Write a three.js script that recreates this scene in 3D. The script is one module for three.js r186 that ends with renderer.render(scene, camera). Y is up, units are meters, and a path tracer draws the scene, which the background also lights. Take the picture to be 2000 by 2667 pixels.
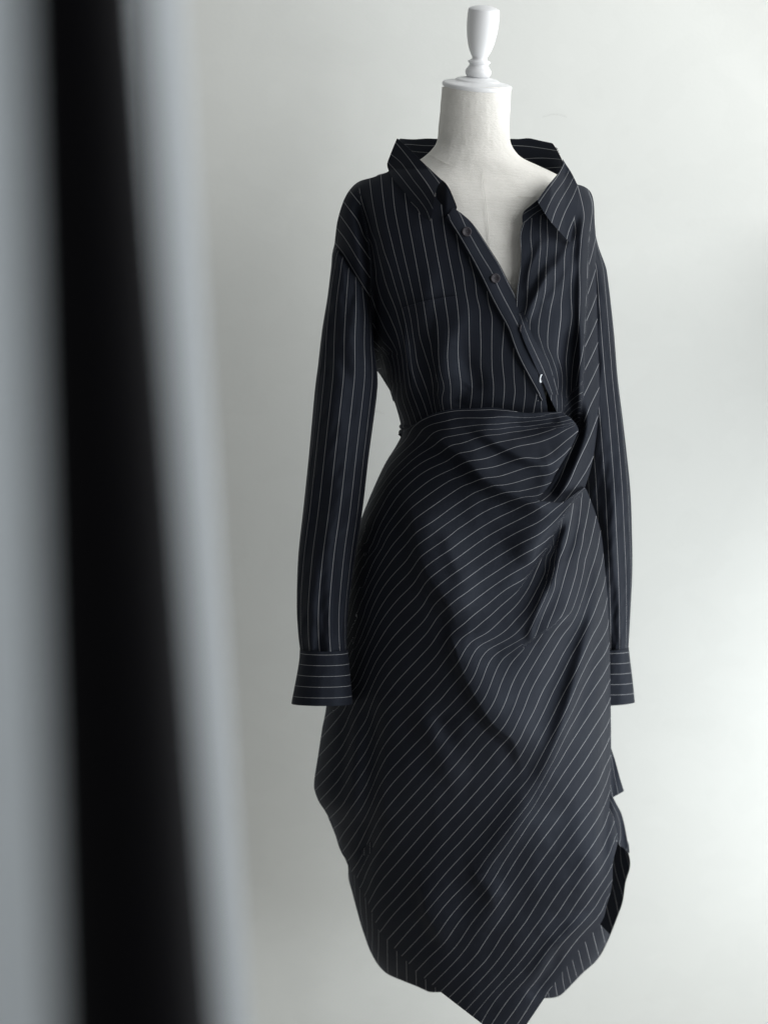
import * as THREE from 'three';
import { RoundedBoxGeometry } from 'three/addons/geometries/RoundedBoxGeometry.js';
import { ImprovedNoise } from 'three/addons/math/ImprovedNoise.js';
import { RectAreaLightUniformsLib } from 'three/addons/lights/RectAreaLightUniformsLib.js';
import { mergeGeometries } from 'three/addons/utils/BufferGeometryUtils.js';

// ------------------------------------------------------------------ camera, light, exposure
const scene = new THREE.Scene();
const renderer = new THREE.WebGLRenderer({ antialias: true });
renderer.toneMapping = THREE.LinearToneMapping;
renderer.toneMappingExposure = 1.0;
renderer.shadowMap.enabled = true;
RectAreaLightUniformsLib.init();

const PITCH = THREE.MathUtils.degToRad(15), FOV = 34, EYE = new THREE.Vector3(0, 1.93, 2.28);
const camera = new THREE.PerspectiveCamera(FOV, 767 / 1024, 0.05, 40);
camera.position.copy(EYE);
camera.rotation.x = -PITCH;
camera.focus = 2.22;
camera.userData.fStop = 3.3;
camera.updateMatrixWorld();

scene.background = new THREE.Color().setRGB(0.215, 0.219, 0.219);      // dim light of the room behind the camera

const std = (rgb, roughness = 0.8, more = {}) => new THREE.MeshPhysicalMaterial({ color: new THREE.Color().setRGB(...rgb), roughness, side: THREE.DoubleSide, ...more });
function tag(o, label, category, kind) {
  o.userData.label = label; o.userData.category = category;
  if (kind) o.userData.kind = kind;
  return o;
}
function obj(name, geometry, material, parent = scene) {
  const m = new THREE.Mesh(geometry, material);
  m.name = name; m.castShadow = m.receiveShadow = true; parent.add(m);
  return m;
}
// the daylit window in the side wall, right of the picture: two panes with a deep rail between them
const WIN = { x: 1.24, rows: [{ y: [0.42, 1.2], z: [-0.2, 1.5], colour: [0.94, 0.975, 1.0], light: 5.4 }, { y: [1.88, 3.0], z: [-0.3, 2.2], colour: [0.99, 0.992, 0.985], light: 3.6 }] };
{
  const w = new THREE.Group(); w.name = 'window'; w.position.set(WIN.x, 0, 0); scene.add(w);
  tag(w, 'white two-pane window in the side wall lighting the dress', 'window');
  const frame = std([0.75, 0.75, 0.74], 0.5);
  const glow = new THREE.MeshStandardMaterial({ color: 0x888888, emissive: new THREE.Color(0.93, 0.97, 1.0), emissiveIntensity: 1.0, roughness: 0.3 });
  const box = (n, sx, sy, sz, x, y, z) => { const m = obj(n, new RoundedBoxGeometry(sx, sy, sz, 2, 0.006), frame, w); m.position.set(x, y, z); };
  for (const { y: [a, b], z: [c, d], colour, light } of WIN.rows) {
    const zc = (c + d) / 2, wz = d - c, yc = (a + b) / 2;
    const p = obj('pane', new THREE.BoxGeometry(0.01, b - a, wz), glow, w); p.position.set(0.05, yc, zc);
    const L = new THREE.RectAreaLight(new THREE.Color(...colour), light, wz, b - a);
    L.position.set(WIN.x + 0.03, yc, zc); L.lookAt(-5, yc, zc); scene.add(L);
    for (const y of [a - 0.026, b + 0.026]) box('rail', 0.06, 0.05, wz + 0.1, 0.05, y, zc);
    for (const z of [c - 0.028, d + 0.028]) box('jamb', 0.06, b - a, 0.05, 0.05, yc, z);
  }
}

// ------------------------------------------------------------------ measuring: a point of the photograph (2000 x 2667) at a chosen depth z
const F = 1333.5 / Math.tan(THREE.MathUtils.degToRad(FOV / 2)), CP = Math.cos(PITCH), SP = Math.sin(PITCH);
function at(px, py, z) {
  const a = (px - 1000) / F, b = (1333.5 - py) / F, dy = b * CP - SP, dz = -b * SP - CP, t = (z - EYE.z) / dz;
  return [a * t, EYE.y + dy * t, z];
}
const noise = new ImprovedNoise();
let seed = 7;
const rnd = () => ((seed = (seed * 16807) % 2147483647) / 2147483647);
const smooth = (a, b, x) => { const t = Math.min(1, Math.max(0, (x - a) / (b - a))); return t * t * (3 - 2 * t); };
function table(rows) {                                     // smooth curve through [x, y] rows
  return (x) => {
    if (x <= rows[0][0]) return rows[0][1];
    for (let i = 1; i < rows.length; i++) if (x <= rows[i][0]) {
      const [x0, y0] = rows[i - 1], [x1, y1] = rows[i], m = (p, q) => (q[1] - p[1]) / (q[0] - p[0]);
      const m0 = i > 1 ? m(rows[i - 2], rows[i]) : m(rows[i - 1], rows[i]), m1 = i < rows.length - 1 ? m(rows[i - 1], rows[i + 1]) : m(rows[i - 1], rows[i]);
      const h = x1 - x0, t = (x - x0) / h, t2 = t * t, t3 = t2 * t;
      return (2 * t3 - 3 * t2 + 1) * y0 + (t3 - 2 * t2 + t) * h * m0 + (-2 * t3 + 3 * t2) * y1 + (t3 - t2) * h * m1;
    }
    return rows[rows.length - 1][1];
  };
}
// views: places read off enlarged pieces of the photograph, given as flat lists x, y, x, y ...
const view = (ox, oy, s) => (...v) => { const out = []; for (let i = 0; i < v.length; i += 2) out.push([ox + v[i] / s, oy + v[i + 1] / s]); return out; };
const S = view(0, 0, 1), C1 = view(900, 0, 2.074), C2 = view(820, 400, 3.16), C3 = view(1200, 400, 3.16), C4 = view(900, 1000, 2.074), C5 = view(700, 1500, 3.16), C6 = view(1200, 1500, 3.16), C7 = view(750, 2100, 1.7463);
const Z1 = view(1080, 1020, 2.9625), Z2 = view(900, 1020, 4.1475), Z3 = view(1500, 1900, 7.375), Z4 = view(1180, 560, 4.2538), Z5 = view(980, 330, 2.8603), Z6 = view(1480, 2100, 5.53);
const R1 = view(1200, 1300, 4.1475), R2 = view(900, 1400, 4.1475), R3 = view(1200, 1600, 4.1475), R4 = view(840, 1800, 4.1475), R5 = view(1200, 2000, 4.1475), R6 = view(880, 2200, 4.1475), R7 = view(1150, 2300, 4.1475), R8 = view(950, 700, 4.1475);

function curve(pts, step = 6) {                             // Catmull-Rom through points
  const out = [];
  for (let i = 0; i < pts.length - 1; i++) {
    const p0 = pts[Math.max(0, i - 1)], p1 = pts[i], p2 = pts[i + 1], p3 = pts[Math.min(pts.length - 1, i + 2)];
    const n = Math.max(1, Math.round(Math.hypot(p2[0] - p1[0], p2[1] - p1[1]) / step));
    for (let k = 0; k < n; k++) {
      const t = k / n, t2 = t * t, t3 = t2 * t;
      out.push([0, 1].map((j) => 0.5 * (2 * p1[j] + (p2[j] - p0[j]) * t + (2 * p0[j] - 5 * p1[j] + 4 * p2[j] - p3[j]) * t2 + (3 * p1[j] - p0[j] - 3 * p2[j] + p3[j]) * t3)));
    }
  }
  out.push(pts[pts.length - 1]);
  return out;
}
// ------------------------------------------------------------------ folds of cloth: a crest along a line, each flank with its own width (in photograph pixels), height in metres
function fold(pts, height, wl, wr, e0 = 0.2, e1 = 0.2) {
  const c = curve(pts, 14), L = [0];
  for (let i = 1; i < c.length; i++) L.push(L[i - 1] + Math.hypot(c[i][0] - c[i - 1][0], c[i][1] - c[i - 1][1]));
  const near = new Float32Array(c.length), ramp = new Float32Array(c.length);
  const T = L[L.length - 1], reach = 3 * Math.max(wl, wr);
  const bx = [Math.min(...c.map((p) => p[0])) - reach, Math.max(...c.map((p) => p[0])) + reach, Math.min(...c.map((p) => p[1])) - reach, Math.max(...c.map((p) => p[1])) + reach];
  return (x, y) => {
    if (x < bx[0] || x > bx[1] || y < bx[2] || y > bx[3]) return 0;
    let best = 1e9, side = 1;
    for (let i = 0; i < c.length - 1; i++) {
      const [ax, ay] = c[i], dx = c[i + 1][0] - ax, dy = c[i + 1][1] - ay, q = dx * dx + dy * dy || 1e-6;
      const t = Math.min(1, Math.max(0, ((x - ax) * dx + (y - ay) * dy) / q)), ex = x - ax - t * dx, ey = y - ay - t * dy, d = ex * ex + ey * ey, where = (L[i] + t * (L[i + 1] - L[i])) / T;
      near[i] = d; ramp[i] = (e0 ? smooth(0, e0, where) : 1) * (e1 ? smooth(0, e1, 1 - where) : 1);
      if (d < best) { best = d; side = (dx * (y - ay) - dy * (x - ax)) / (Math.sqrt(q * d) + 1e-6); }
    }
    let sum = 0, taper = 0;                                  // the crest's height, averaged over the stretches about equally near
    for (let i = 0; i < c.length - 1; i++) { const k = Math.exp((best - near[i]) / 1200); sum += k; taper += k * ramp[i]; }
    const b = 0.5 + 0.5 * Math.max(-1, Math.min(1, side)), w = wl + (wr - wl) * b * b * (3 - 2 * b);
    return 1.85 * height * Math.exp(-best / (2 * w * w)) * taper / sum;
  };
}
const folds = (list) => (x, y) => { let z = 0; for (const f of list) z += f(x, y); return z; };

// ------------------------------------------------------------------ the run of the stripes: woven lines read off the cloth, numbered; between them the number varies smoothly.
// barriers are pleats across which the cloth does not continue
function stripes(lines, barriers = []) {
  const cell = 40, grid = new Map(), walls = [];
  for (const b of barriers) { const c = curve(b, 25); for (let i = 0; i < c.length - 1; i++) walls.push([...c[i], ...c[i + 1]]); }
  const all = [];
  for (const [k, ...parts] of lines) for (const pts of parts) for (const p of curve(pts, 11)) {
    const key = Math.floor(p[0] / cell) + ',' + Math.floor(p[1] / cell), s = [p[0], p[1], k];
    if (!grid.has(key)) grid.set(key, []);
    grid.get(key).push(s); all.push(s);
  }
  const cuts = (x0, y0, x1, y1) => {
    for (const [ax, ay, bx, by] of walls) {
      const d = (x1 - x0) * (by - ay) - (y1 - y0) * (bx - ax);
      if (!d) continue;
      const t = ((ax - x0) * (by - ay) - (ay - y0) * (bx - ax)) / d, u = ((ax - x0) * (y1 - y0) - (ay - y0) * (x1 - x0)) / d;
      if (t > 0 && t < 1 && u >= 0 && u <= 1) return true;
    }
    return false;
  };
  return (x, y) => {
    let last = 0;
    for (const [R, sig] of [[46, 13], [90, 28], [180, 60], [420, 140], [1500, 400]]) {
      let n = 0, sw = 0, sx = 0, sy = 0, sxx = 0, sxy = 0, syy = 0, sk = 0, skx = 0, sky = 0, kmin = 1e9, kmax = -1e9;
      const r = Math.ceil(R / cell), gx = Math.floor(x / cell), gy = Math.floor(y / cell);
      const take = (s) => {
        const dx = s[0] - x, dy = s[1] - y, d = dx * dx + dy * dy;
        if (d > R * R || (walls.length && cuts(x, y, s[0], s[1]))) return;
        const w = Math.exp(-d / (2 * sig * sig)) + 2e-4;
        n++; sw += w; sx += w * dx; sy += w * dy; sxx += w * dx * dx; sxy += w * dx * dy; syy += w * dy * dy; sk += w * s[2]; skx += w * s[2] * dx; sky += w * s[2] * dy;
        kmin = Math.min(kmin, s[2]); kmax = Math.max(kmax, s[2]);
      };
      if (R > 400) all.forEach(take);
      else for (let i = gx - r; i <= gx + r; i++) for (let j = gy - r; j <= gy + r; j++) grid.get(i + ',' + j)?.forEach(take);
      if (n < 6 || kmax - kmin < 0.9) continue;
      const e = 0.02 * sw; sxx += e; syy += e;
      const D = sw * (sxx * syy - sxy * sxy) - sx * (sx * syy - sxy * sy) + sy * (sx * sxy - sxx * sy);
      if (Math.abs(D) < 1e-9) continue;
      const v = (sk * (sxx * syy - sxy * sxy) - sx * (skx * syy - sxy * sky) + sy * (skx * sxy - sxx * sky)) / D;
      const gx_ = (sw * (skx * syy - sxy * sky) - sk * (sx * syy - sxy * sy) + sy * (sx * sky - skx * sy)) / D, gy_ = (sw * (sxx * sky - skx * sxy) - sx * (sx * sky - skx * sy) + sk * (sx * sxy - sxx * sy)) / D;
      last = v;
      if (R < 400 && (Math.hypot(gx_, gy_) > 0.1 || v < kmin - 2.5 || v > kmax + 2.5)) continue;
      return v;
    }
    return last;
  };
}
// ------------------------------------------------------------------ cloth: an outlined piece of fabric with depth, a turned edge and stripes
const MPP = 0.00054;
function cloth(name, outline, depth, phase, parent, { step = 4, slant = [0, 1], rim = 0.002, material } = {}) {
  const P = outline, n = P.length;
  const x0 = Math.min(...P.map((p) => p[0])) - step, x1 = Math.max(...P.map((p) => p[0])) + step, y0 = Math.min(...P.map((p) => p[1])) - step, y1 = Math.max(...P.map((p) => p[1])) + step;
  const nx = Math.ceil((x1 - x0) / step) + 1, ny = Math.ceil((y1 - y0) / step) + 1, f = new Float32Array(nx * ny);
  for (let j = 0; j < ny; j++) for (let i = 0; i < nx; i++) {
    const x = x0 + i * step, y = y0 + j * step;
    let inside = false, d = 1e9;
    for (let a = 0, b = n - 1; a < n; b = a++) {
      const [ax, ay] = P[a], [bx, by] = P[b];
      if (ay > y !== by > y && x < ((bx - ax) * (y - ay)) / (by - ay) + ax) inside = !inside;
      const dx = bx - ax, dy = by - ay, t = Math.min(1, Math.max(0, ((x - ax) * dx + (y - ay) * dy) / (dx * dx + dy * dy || 1e-9)));
      d = Math.min(d, (x - ax - t * dx) ** 2 + (y - ay - t * dy) ** 2);
    }
    f[j * nx + i] = (inside ? 1 : -1) * Math.max(0.02, Math.sqrt(d));
  }
  const pos = [], uv = [], index = [], made = new Map();
  const vert = (key, x, y) => {
    if (made.has(key)) return made.get(key);
    const k = pos.length / 3;
    pos.push(...at(x, y, depth(x, y)));
    uv.push(phase(x, y) / 4, (x * slant[0] + y * slant[1]) / 112);
    made.set(key, k);
    return k;
  };
  for (let j = 0; j < ny - 1; j++) for (let i = 0; i < nx - 1; i++) {
    const c = [[i, j], [i, j + 1], [i + 1, j + 1], [i + 1, j]], v = c.map(([a, b]) => f[b * nx + a]);
    if (v.every((q) => q < 0)) continue;
    const poly = [];
    for (let a = 0; a < 4; a++) {
      const b = (a + 1) % 4, [ia, ja] = c[a], [ib, jb] = c[b];
      if (v[a] > 0) poly.push(vert(ja * nx + ia, x0 + ia * step, y0 + ja * step));
      if (v[a] > 0 !== v[b] > 0) {
        const t = v[a] / (v[a] - v[b]), ka = ja * nx + ia, kb = jb * nx + ib;
        poly.push(vert('e' + Math.min(ka, kb) + '_' + Math.max(ka, kb), x0 + (ia + t * (ib - ia)) * step, y0 + (ja + t * (jb - ja)) * step));
      }
    }
    for (let a = 1; a < poly.length - 1; a++) index.push(poly[0], poly[a], poly[a + 1]);
  }
  const g = new THREE.BufferGeometry();
  g.setAttribute('position', new THREE.Float32BufferAttribute(pos, 3));
  g.setAttribute('uv', new THREE.Float32BufferAttribute(uv, 2));
  g.setIndex(index); g.computeVertexNormals();
  let geo = g;
  if (rim) {                                                // the turned hem gives the edge its thickness
    const count = new Map();
    for (let t = 0; t < index.length; t += 3) for (let e = 0; e < 3; e++) {
      const a = index[t + e], b = index[t + ((e + 1) % 3)], key = Math.min(a, b) + '_' + Math.max(a, b);
      count.set(key, count.has(key) ? null : [a, b]);
    }
    const rp = [], ru = [], ri = [];
    for (const e of count.values()) if (e) {
      const k = rp.length / 3;
      for (const q of e) for (const dz of [0, -rim]) { rp.push(pos[3 * q], pos[3 * q + 1], pos[3 * q + 2] + dz); ru.push(uv[2 * q], uv[2 * q + 1]); }
      ri.push(k, k + 1, k + 2, k + 2, k + 1, k + 3);
    }
    const r = new THREE.BufferGeometry();
    r.setAttribute('position', new THREE.Float32BufferAttribute(rp, 3)); r.setAttribute('uv', new THREE.Float32BufferAttribute(ru, 2)); r.setIndex(ri); r.computeVertexNormals();
    geo = mergeGeometries([g, r]);
  }
  return obj(name, geo, material ?? FABRIC, parent);
}
// ------------------------------------------------------------------ materials
function dataTexture(w, h, fn, srgb = false) {
  const d = new Uint8Array(w * h * 4);
  for (let j = 0; j < h; j++) for (let i = 0; i < w; i++) { const c = fn(i, j); for (let k = 0; k < 3; k++) d[4 * (j * w + i) + k] = Math.max(0, Math.min(255, Math.round(c[k]))); d[4 * (j * w + i) + 3] = 255; }
  const t = new THREE.DataTexture(d, w, h); t.wrapS = t.wrapT = THREE.RepeatWrapping; t.magFilter = THREE.LinearFilter; t.minFilter = THREE.LinearMipmapLinearFilter; t.generateMipmaps = true;
  if (srgb) t.colorSpace = THREE.SRGBColorSpace;
  t.needsUpdate = true;
  return t;
}
const pinstripe = dataTexture(1024, 512, (i, j) => {          // four stripes of the woven cloth; each pale line is a spun thread with slubs
  const ph = i / 256, k = Math.round(ph), d = Math.abs(ph - k) * 256;
  const slub = 0.94 + 0.06 * Math.sin(j * 0.9 + k * 3) * Math.sin(j * 0.23 + k);
  const line = Math.exp(-((d / 6.2) ** 4)) * slub;
  const weave = ((i + 2 * j) % 8 < 4 ? 1 : -1) * 1.2 + (rnd() - 0.5) * 3;
  const base = [21, 22, 28], pale = [142, 143, 144];
  return base.map((b, c) => b + weave + (pale[c] - b) * line);
}, true);
const FABRIC = new THREE.MeshPhysicalMaterial({ map: pinstripe, roughness: 0.7, specularIntensity: 0.46, specularColor: new THREE.Color(0.64, 0.78, 1.0), side: THREE.DoubleSide, sheen: 0.12, sheenRoughness: 0.6, sheenColor: new THREE.Color(0.5, 0.57, 0.8) });

// ------------------------------------------------------------------ setting: wall and floor
{
  const N = 512, bump = dataTexture(N, N, (i, j) => {
    let v = 0;
    for (const [s, a] of [[8, 0.5], [24, 0.3], [64, 0.2]]) {
      const u = i / N, w = j / N, p = (x, y) => noise.noise(x * s, y * s, s);
      v += a * (p(u, w) * (1 - u) * (1 - w) + p(u - 1, w) * u * (1 - w) + p(u, w - 1) * (1 - u) * w + p(u - 1, w - 1) * u * w);
    }
    const c = 128 + 110 * v; return [c, c, c];
  });
  bump.repeat.set(14, 12);
  const mottle = dataTexture(256, 256, (i, j) => {
    const u = i / 256, w = j / 256, p = (x, y) => noise.noise(x * 6, y * 6, 3.3) * 0.6 + noise.noise(x * 19, y * 19, 9.1) * 0.4;
    const v = p(u, w) * (1 - u) * (1 - w) + p(u - 1, w) * u * (1 - w) + p(u, w - 1) * (1 - u) * w + p(u - 1, w - 1) * u * w;
    return [230 + 5 * v, 232 + 5 * v, 228 + 5 * v];
  }, true);
  mottle.repeat.set(5, 4);
  const paint = new THREE.MeshStandardMaterial({ map: mottle, bumpMap: bump, bumpScale: 0.0006, roughness: 0.85 });
  const wall = obj('wall', new THREE.BoxGeometry(5.2, 3.4, 0.1), paint); wall.position.set(-0.6, 1.7, -0.46);
  tag(wall, 'smooth off-white painted wall behind the dress', 'wall', 'structure');
  const hair = std([0.3, 0.3, 0.28], 0.9);
  for (const pts of [C1(1062, 632, 1095, 622, 1130, 617, 1165, 622, 1192, 633), S(965, 1070, 985, 1072, 1000, 1078)]) {
    const c = new THREE.CatmullRomCurve3(pts.map((p) => new THREE.Vector3(...at(p[0], p[1], -0.4098)).sub(wall.position)));
    obj('hairline_crack', new THREE.TubeGeometry(c, 24, 0.00011, 5), hair, wall);
  }
  const shelf = obj('wall_shelf', new RoundedBoxGeometry(0.44, 0.06, 0.66, 3, 0.006), std([0.75, 0.75, 0.74], 0.5)); shelf.position.set(1.0, 1.72, -0.078);
  tag(shelf, 'white wall shelf outside the picture shading the wall', 'shelf');
  const floor = obj('floor', new THREE.BoxGeometry(5.2, 0.06, 5), std([0.55, 0.52, 0.48], 0.6)); floor.position.set(-0.6, -0.03, 1.5);
  tag(floor, 'plain floor below the picture', 'floor', 'structure');
}

// ------------------------------------------------------------------ the dress form
const form = new THREE.Group(); form.name = 'dress_form'; scene.add(form);
tag(form, 'white canvas dress form with turned wooden finial on its neck', 'dress form');
{
  const canvas = dataTexture(512, 512, (i, j) => {
    const u = i / 512, w = j / 512, p = (x, y) => noise.noise(x * 9, y * 9, 1.7) * 0.5 + noise.noise(x * 40, y * 40, 4.1) * 0.3;
    const v = p(u, w) * (1 - u) * (1 - w) + p(u - 1, w) * u * (1 - w) + p(u, w - 1) * (1 - u) * w + p(u - 1, w - 1) * u * w;
    const sp = rnd() > 0.9993 ? -35 : 0;
    return [228 + 12 * v + sp, 226 + 12 * v + sp, 220 + 13 * v + sp];
  }, true);
  const weave = dataTexture(512, 512, (i, j) => { const v = 128 + 70 * (rnd() - 0.5) + 40 * noise.noise(i / 22, j / 9, 0.5); return [v, v, v]; });
  for (const t of [canvas, weave]) t.repeat.set(3, 5);
  const skin = new THREE.MeshStandardMaterial({ map: canvas, bumpMap: weave, bumpScale: 0.0012, roughness: 0.85, side: THREE.DoubleSide });
  // rows: y in the photograph, centre x, half width (pixels), centre z, half depth (metres)
  const rows = [[226, 1241, 84, -0.012, 0.044], [270, 1238, 85, -0.012, 0.0445], [330, 1234, 87, -0.012, 0.045], [370, 1233, 91, -0.012, 0.047], [392, 1231, 103, -0.012, 0.05], [412, 1230, 124, -0.012, 0.053],
    [432, 1235, 160, -0.012, 0.056], [452, 1238, 198, -0.01, 0.059], [476, 1240, 232, -0.008, 0.068], [510, 1240, 250, -0.004, 0.077], [600, 1240, 252, 0, 0.091], [750, 1240, 235, 0, 0.103], [900, 1240, 205, 0, 0.088], [1080, 1245, 170, 0, 0.07], [1250, 1245, 205, 0, 0.085], [1500, 1245, 225, 0, 0.1], [1530, 1245, 60, 0, 0.03]];
  const col = (k) => table(rows.map((r) => [r[0], r[k]])), cx = col(1), hw = col(2), cz = col(3), rz = col(4);
  const pos = [], uv = [], idx = [], NU = 220, NV = 320;
  for (let j = 0; j <= NV; j++) for (let i = 0; i <= NU; i++) {
    const y = 226 + (1530 - 226) * (j / NV) ** 1.15, th = (i / NU) * Math.PI * 2, zc = cz(y), [X, Y] = at(cx(y), y, zc), m = (EYE.z - zc) / (EYE.z) * MPP * 1.0;
    let r = 1 + 0.006 * noise.noise(Math.cos(th) * 3, y / 60, Math.sin(th) * 3) + 0.006 * noise.noise(Math.cos(th) * 7, y / 34, Math.sin(th) * 7) + 0.002 * noise.noise(Math.cos(th) * 24, y / 11, Math.sin(th) * 24);
    const bust = 0.012 * Math.exp(-(((y - 790) / 130) ** 2)) * (Math.exp(-(((Math.cos(th) - 0.45) / 0.3) ** 2)) + Math.exp(-(((Math.cos(th) + 0.45) / 0.3) ** 2))) * Math.max(0, Math.sin(th));
    pos.push(X + hw(y) * m * Math.cos(th) * r, Y, zc + rz(y) * Math.sin(th) * r + bust);
    uv.push(i / NU, j / NV);
    if (i < NU && j < NV) { const a = j * (NU + 1) + i; idx.push(a, a + NU + 1, a + 1, a + 1, a + NU + 1, a + NU + 2); }
  }
  const g = new THREE.BufferGeometry(); g.setAttribute('position', new THREE.Float32BufferAttribute(pos, 3)); g.setAttribute('uv', new THREE.Float32BufferAttribute(uv, 2)); g.setIndex(idx); g.computeVertexNormals();
  const torso = obj('torso', g, skin, form);
  // seams and creases lie on the canvas: thin welts following the torso's front
  const front = (x, y) => { const zc = cz(y); let z = zc + rz(y); for (let k = 0; k < 6; k++) { const [X] = at(x, y, z), [X0] = at(cx(y), y, zc); const c = Math.max(-0.999, Math.min(0.999, (X - X0) / (hw(y) * MPP))); z = zc + rz(y) * Math.sqrt(1 - c * c); } return z; };
  const welt = (pts, r) => obj('seam', new THREE.TubeGeometry(new THREE.CatmullRomCurve3(curve(pts, 8).map(([x, y]) => new THREE.Vector3(...at(x, y, front(x, y) + 0.0002)))), 60, r, 5), skin, torso);
  welt(C1(738, 935, 746, 1010, 757, 1100, 766, 1200, 776, 1330, 790, 1450), 0.0003);
  welt(C1(455, 835, 500, 862, 570, 897), 0.0003);
  welt(C1(930, 1060, 960, 1066, 1020, 1070), 0.0003);
  // turned cap and finial
  const paint = std([0.8, 0.81, 0.82], 0.42);
  const k = MPP / 2.074 * 0.985, prof = (a) => a.map(([r, h]) => new THREE.Vector2(Math.max(r, 0.001) * k, h * k));
  const head = new THREE.Group(); head.name = 'head_block'; form.add(head);
  head.position.set(...at(C1(709, 462)[0][0], C1(709, 462)[0][1], -0.012));
  head.rotation.set(THREE.MathUtils.degToRad(6), 0, THREE.MathUtils.degToRad(-4.3));
  const lathe = (n, a) => obj(n, new THREE.LatheGeometry(prof(a), 72), paint, head);
  lathe('neck_cap', [[0, -14], [172, -14], [178, -10], [181, -2], [180, 6], [174, 11], [160, 14], [125, 21], [114, 24], [112, 29], [106, 32], [80, 38], [62, 41], [58, 44], [0, 44]]);
  lathe('finial', [[0, 44], [52, 44], [58, 46], [64, 54], [67, 64], [67, 74], [63, 83], [58, 86], [58, 89], [55, 92], [50, 99], [49, 106], [52, 112], [57, 116], [58, 120], [55, 124], [47, 127], [41, 131], [38, 137], [39, 143], [46, 155], [56, 175], [66, 203], [73, 235], [78, 268], [81, 302], [82, 332], [81.5, 355], [80, 376], [79, 379], [74, 383], [60, 390], [40, 396], [18, 399], [0, 400]]);
  // stand under the skirt
  const wood = std([0.7, 0.7, 0.69], 0.5), foot = at(1330, 1500, 0);
  const pole = obj('stand_pole', new THREE.CylinderGeometry(0.016, 0.016, foot[1] + 0.02 - 0.03, 32), wood, form); pole.position.set(foot[0], (foot[1] + 0.05) / 2, 0);
  const base = obj('stand_base', new THREE.LatheGeometry([[0, 0], [0.15, 0], [0.155, 0.008], [0.15, 0.02], [0.06, 0.034], [0.022, 0.05], [0, 0.052]].map(([r, h]) => new THREE.Vector2(r, h)), 64), wood, form); base.position.set(foot[0], 0.001, 0);
}

// ------------------------------------------------------------------ the dress
const dress = new THREE.Group(); dress.name = 'shirt_dress'; scene.add(dress);
tag(dress, 'black pinstriped long-sleeved wrap shirt dress draped on the dress form', 'dress');
const XL = table([[440, 985], [480, 925], [520, 892], [600, 872], [700, 880], [800, 930], [900, 960], [970, 983], [1020, 1014], [1068, 1034], [1110, 1045], [1140, 1044], [1222, 996], [1333, 948], [1450, 905], [1600, 872], [1750, 855], [1846, 849], [1900, 839], [1971, 828], [2038, 818], [2090, 830], [2146, 864], [2220, 886], [2277, 905], [2330, 915], [2409, 938], [2466, 958], [2501, 974], [2540, 1000], [2700, 1100]]);
const XR = table([[440, 1480], [480, 1520], [520, 1543], [600, 1550], [700, 1554], [800, 1556], [900, 1559], [1020, 1562], [1081, 1559], [1172, 1549], [1235, 1540], [1290, 1543], [1340, 1555], [1420, 1569], [1500, 1578], [1580, 1584], [1690, 1589], [1840, 1591], [1950, 1592], [2100, 1604], [2223, 1640], [2260, 1642], [2340, 1625], [2440, 1584], [2500, 1555], [2700, 1430]]);
const DEP = table([[300, 0.0], [380, 0.012], [430, 0.05], [480, 0.07], [540, 0.09], [620, 0.106], [720, 0.119], [820, 0.125], [930, 0.118], [1050, 0.105], [1120, 0.105], [1220, 0.125], [1350, 0.15], [1500, 0.165], [1750, 0.17], [2000, 0.168], [2300, 0.16], [2667, 0.15]]);
const round = (t, p = 2.2) => Math.sqrt(Math.max(0.0004, 1 - Math.min(1, Math.abs(t)) ** p));
const bodyZ = (x, y) => { const l = XL(y), r = XR(y), t = (x - (l + r) / 2) / ((r - l) / 2); return DEP(y) * round(t, t > 0 ? 3.1 : 2.1); };
const wob = (x, y, s, a) => a * noise.noise(x / s, y / s, 5.5);

// --- right half of the bodice (wearer's left) and the length of cloth that hangs from its shoulder to the waist
const bodiceRightFold = folds([
  fold(C3(1060, 520, 1000, 620, 920, 740, 830, 880, 740, 1000, 640, 1130, 540, 1280), 0.0055, 15, 13),
  fold(C3(1000, 760, 930, 900, 850, 1040, 760, 1150, 690, 1230), 0.0045, 12, 10),
  fold(C3(660, 740, 620, 840, 570, 960, 540, 1100), 0.003, 9, 8),
  fold(C3(720, 950, 650, 1100, 590, 1220, 545, 1330), 0.004, 9, 8),
  fold(C3(1020, 420, 1000, 700, 990, 1000, 985, 1300, 990, 1600, 985, 1900, 975, 2180), 0.009, 16, 10, 0.15, 0),
  fold(C3(915, 1330, 890, 1500, 870, 1700, 860, 1900, 900, 2150), -0.014, 24, 14, 0.25, 0),
  fold(C3(720, 1600, 740, 1800, 790, 2000, 850, 2180), -0.008, 22, 22, 0.3, 0),
  fold(C3(1060, 700, 1045, 1000, 1030, 1400, 1015, 1800, 990, 2200), -0.0035, 10, 8, 0.15, 0),
  fold(Z1(1270, 60, 1265, 200, 1250, 330, 1180, 500, 1110, 640, 1040, 760), -0.018, 16, 20, 0.3, 0),
  fold(Z1(1330, 150, 1310, 330, 1250, 520, 1180, 680, 1090, 800), 0.006, 10, 12, 0.3, 0.2),
  fold(Z1(1130, 180, 1060, 210, 960, 210), -0.012, 22, 22),
]);
const zRight = (x, y) => bodyZ(x, y) + 0.004 + bodiceRightFold(x, y) + wob(x, y, 60, 0.002);
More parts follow.
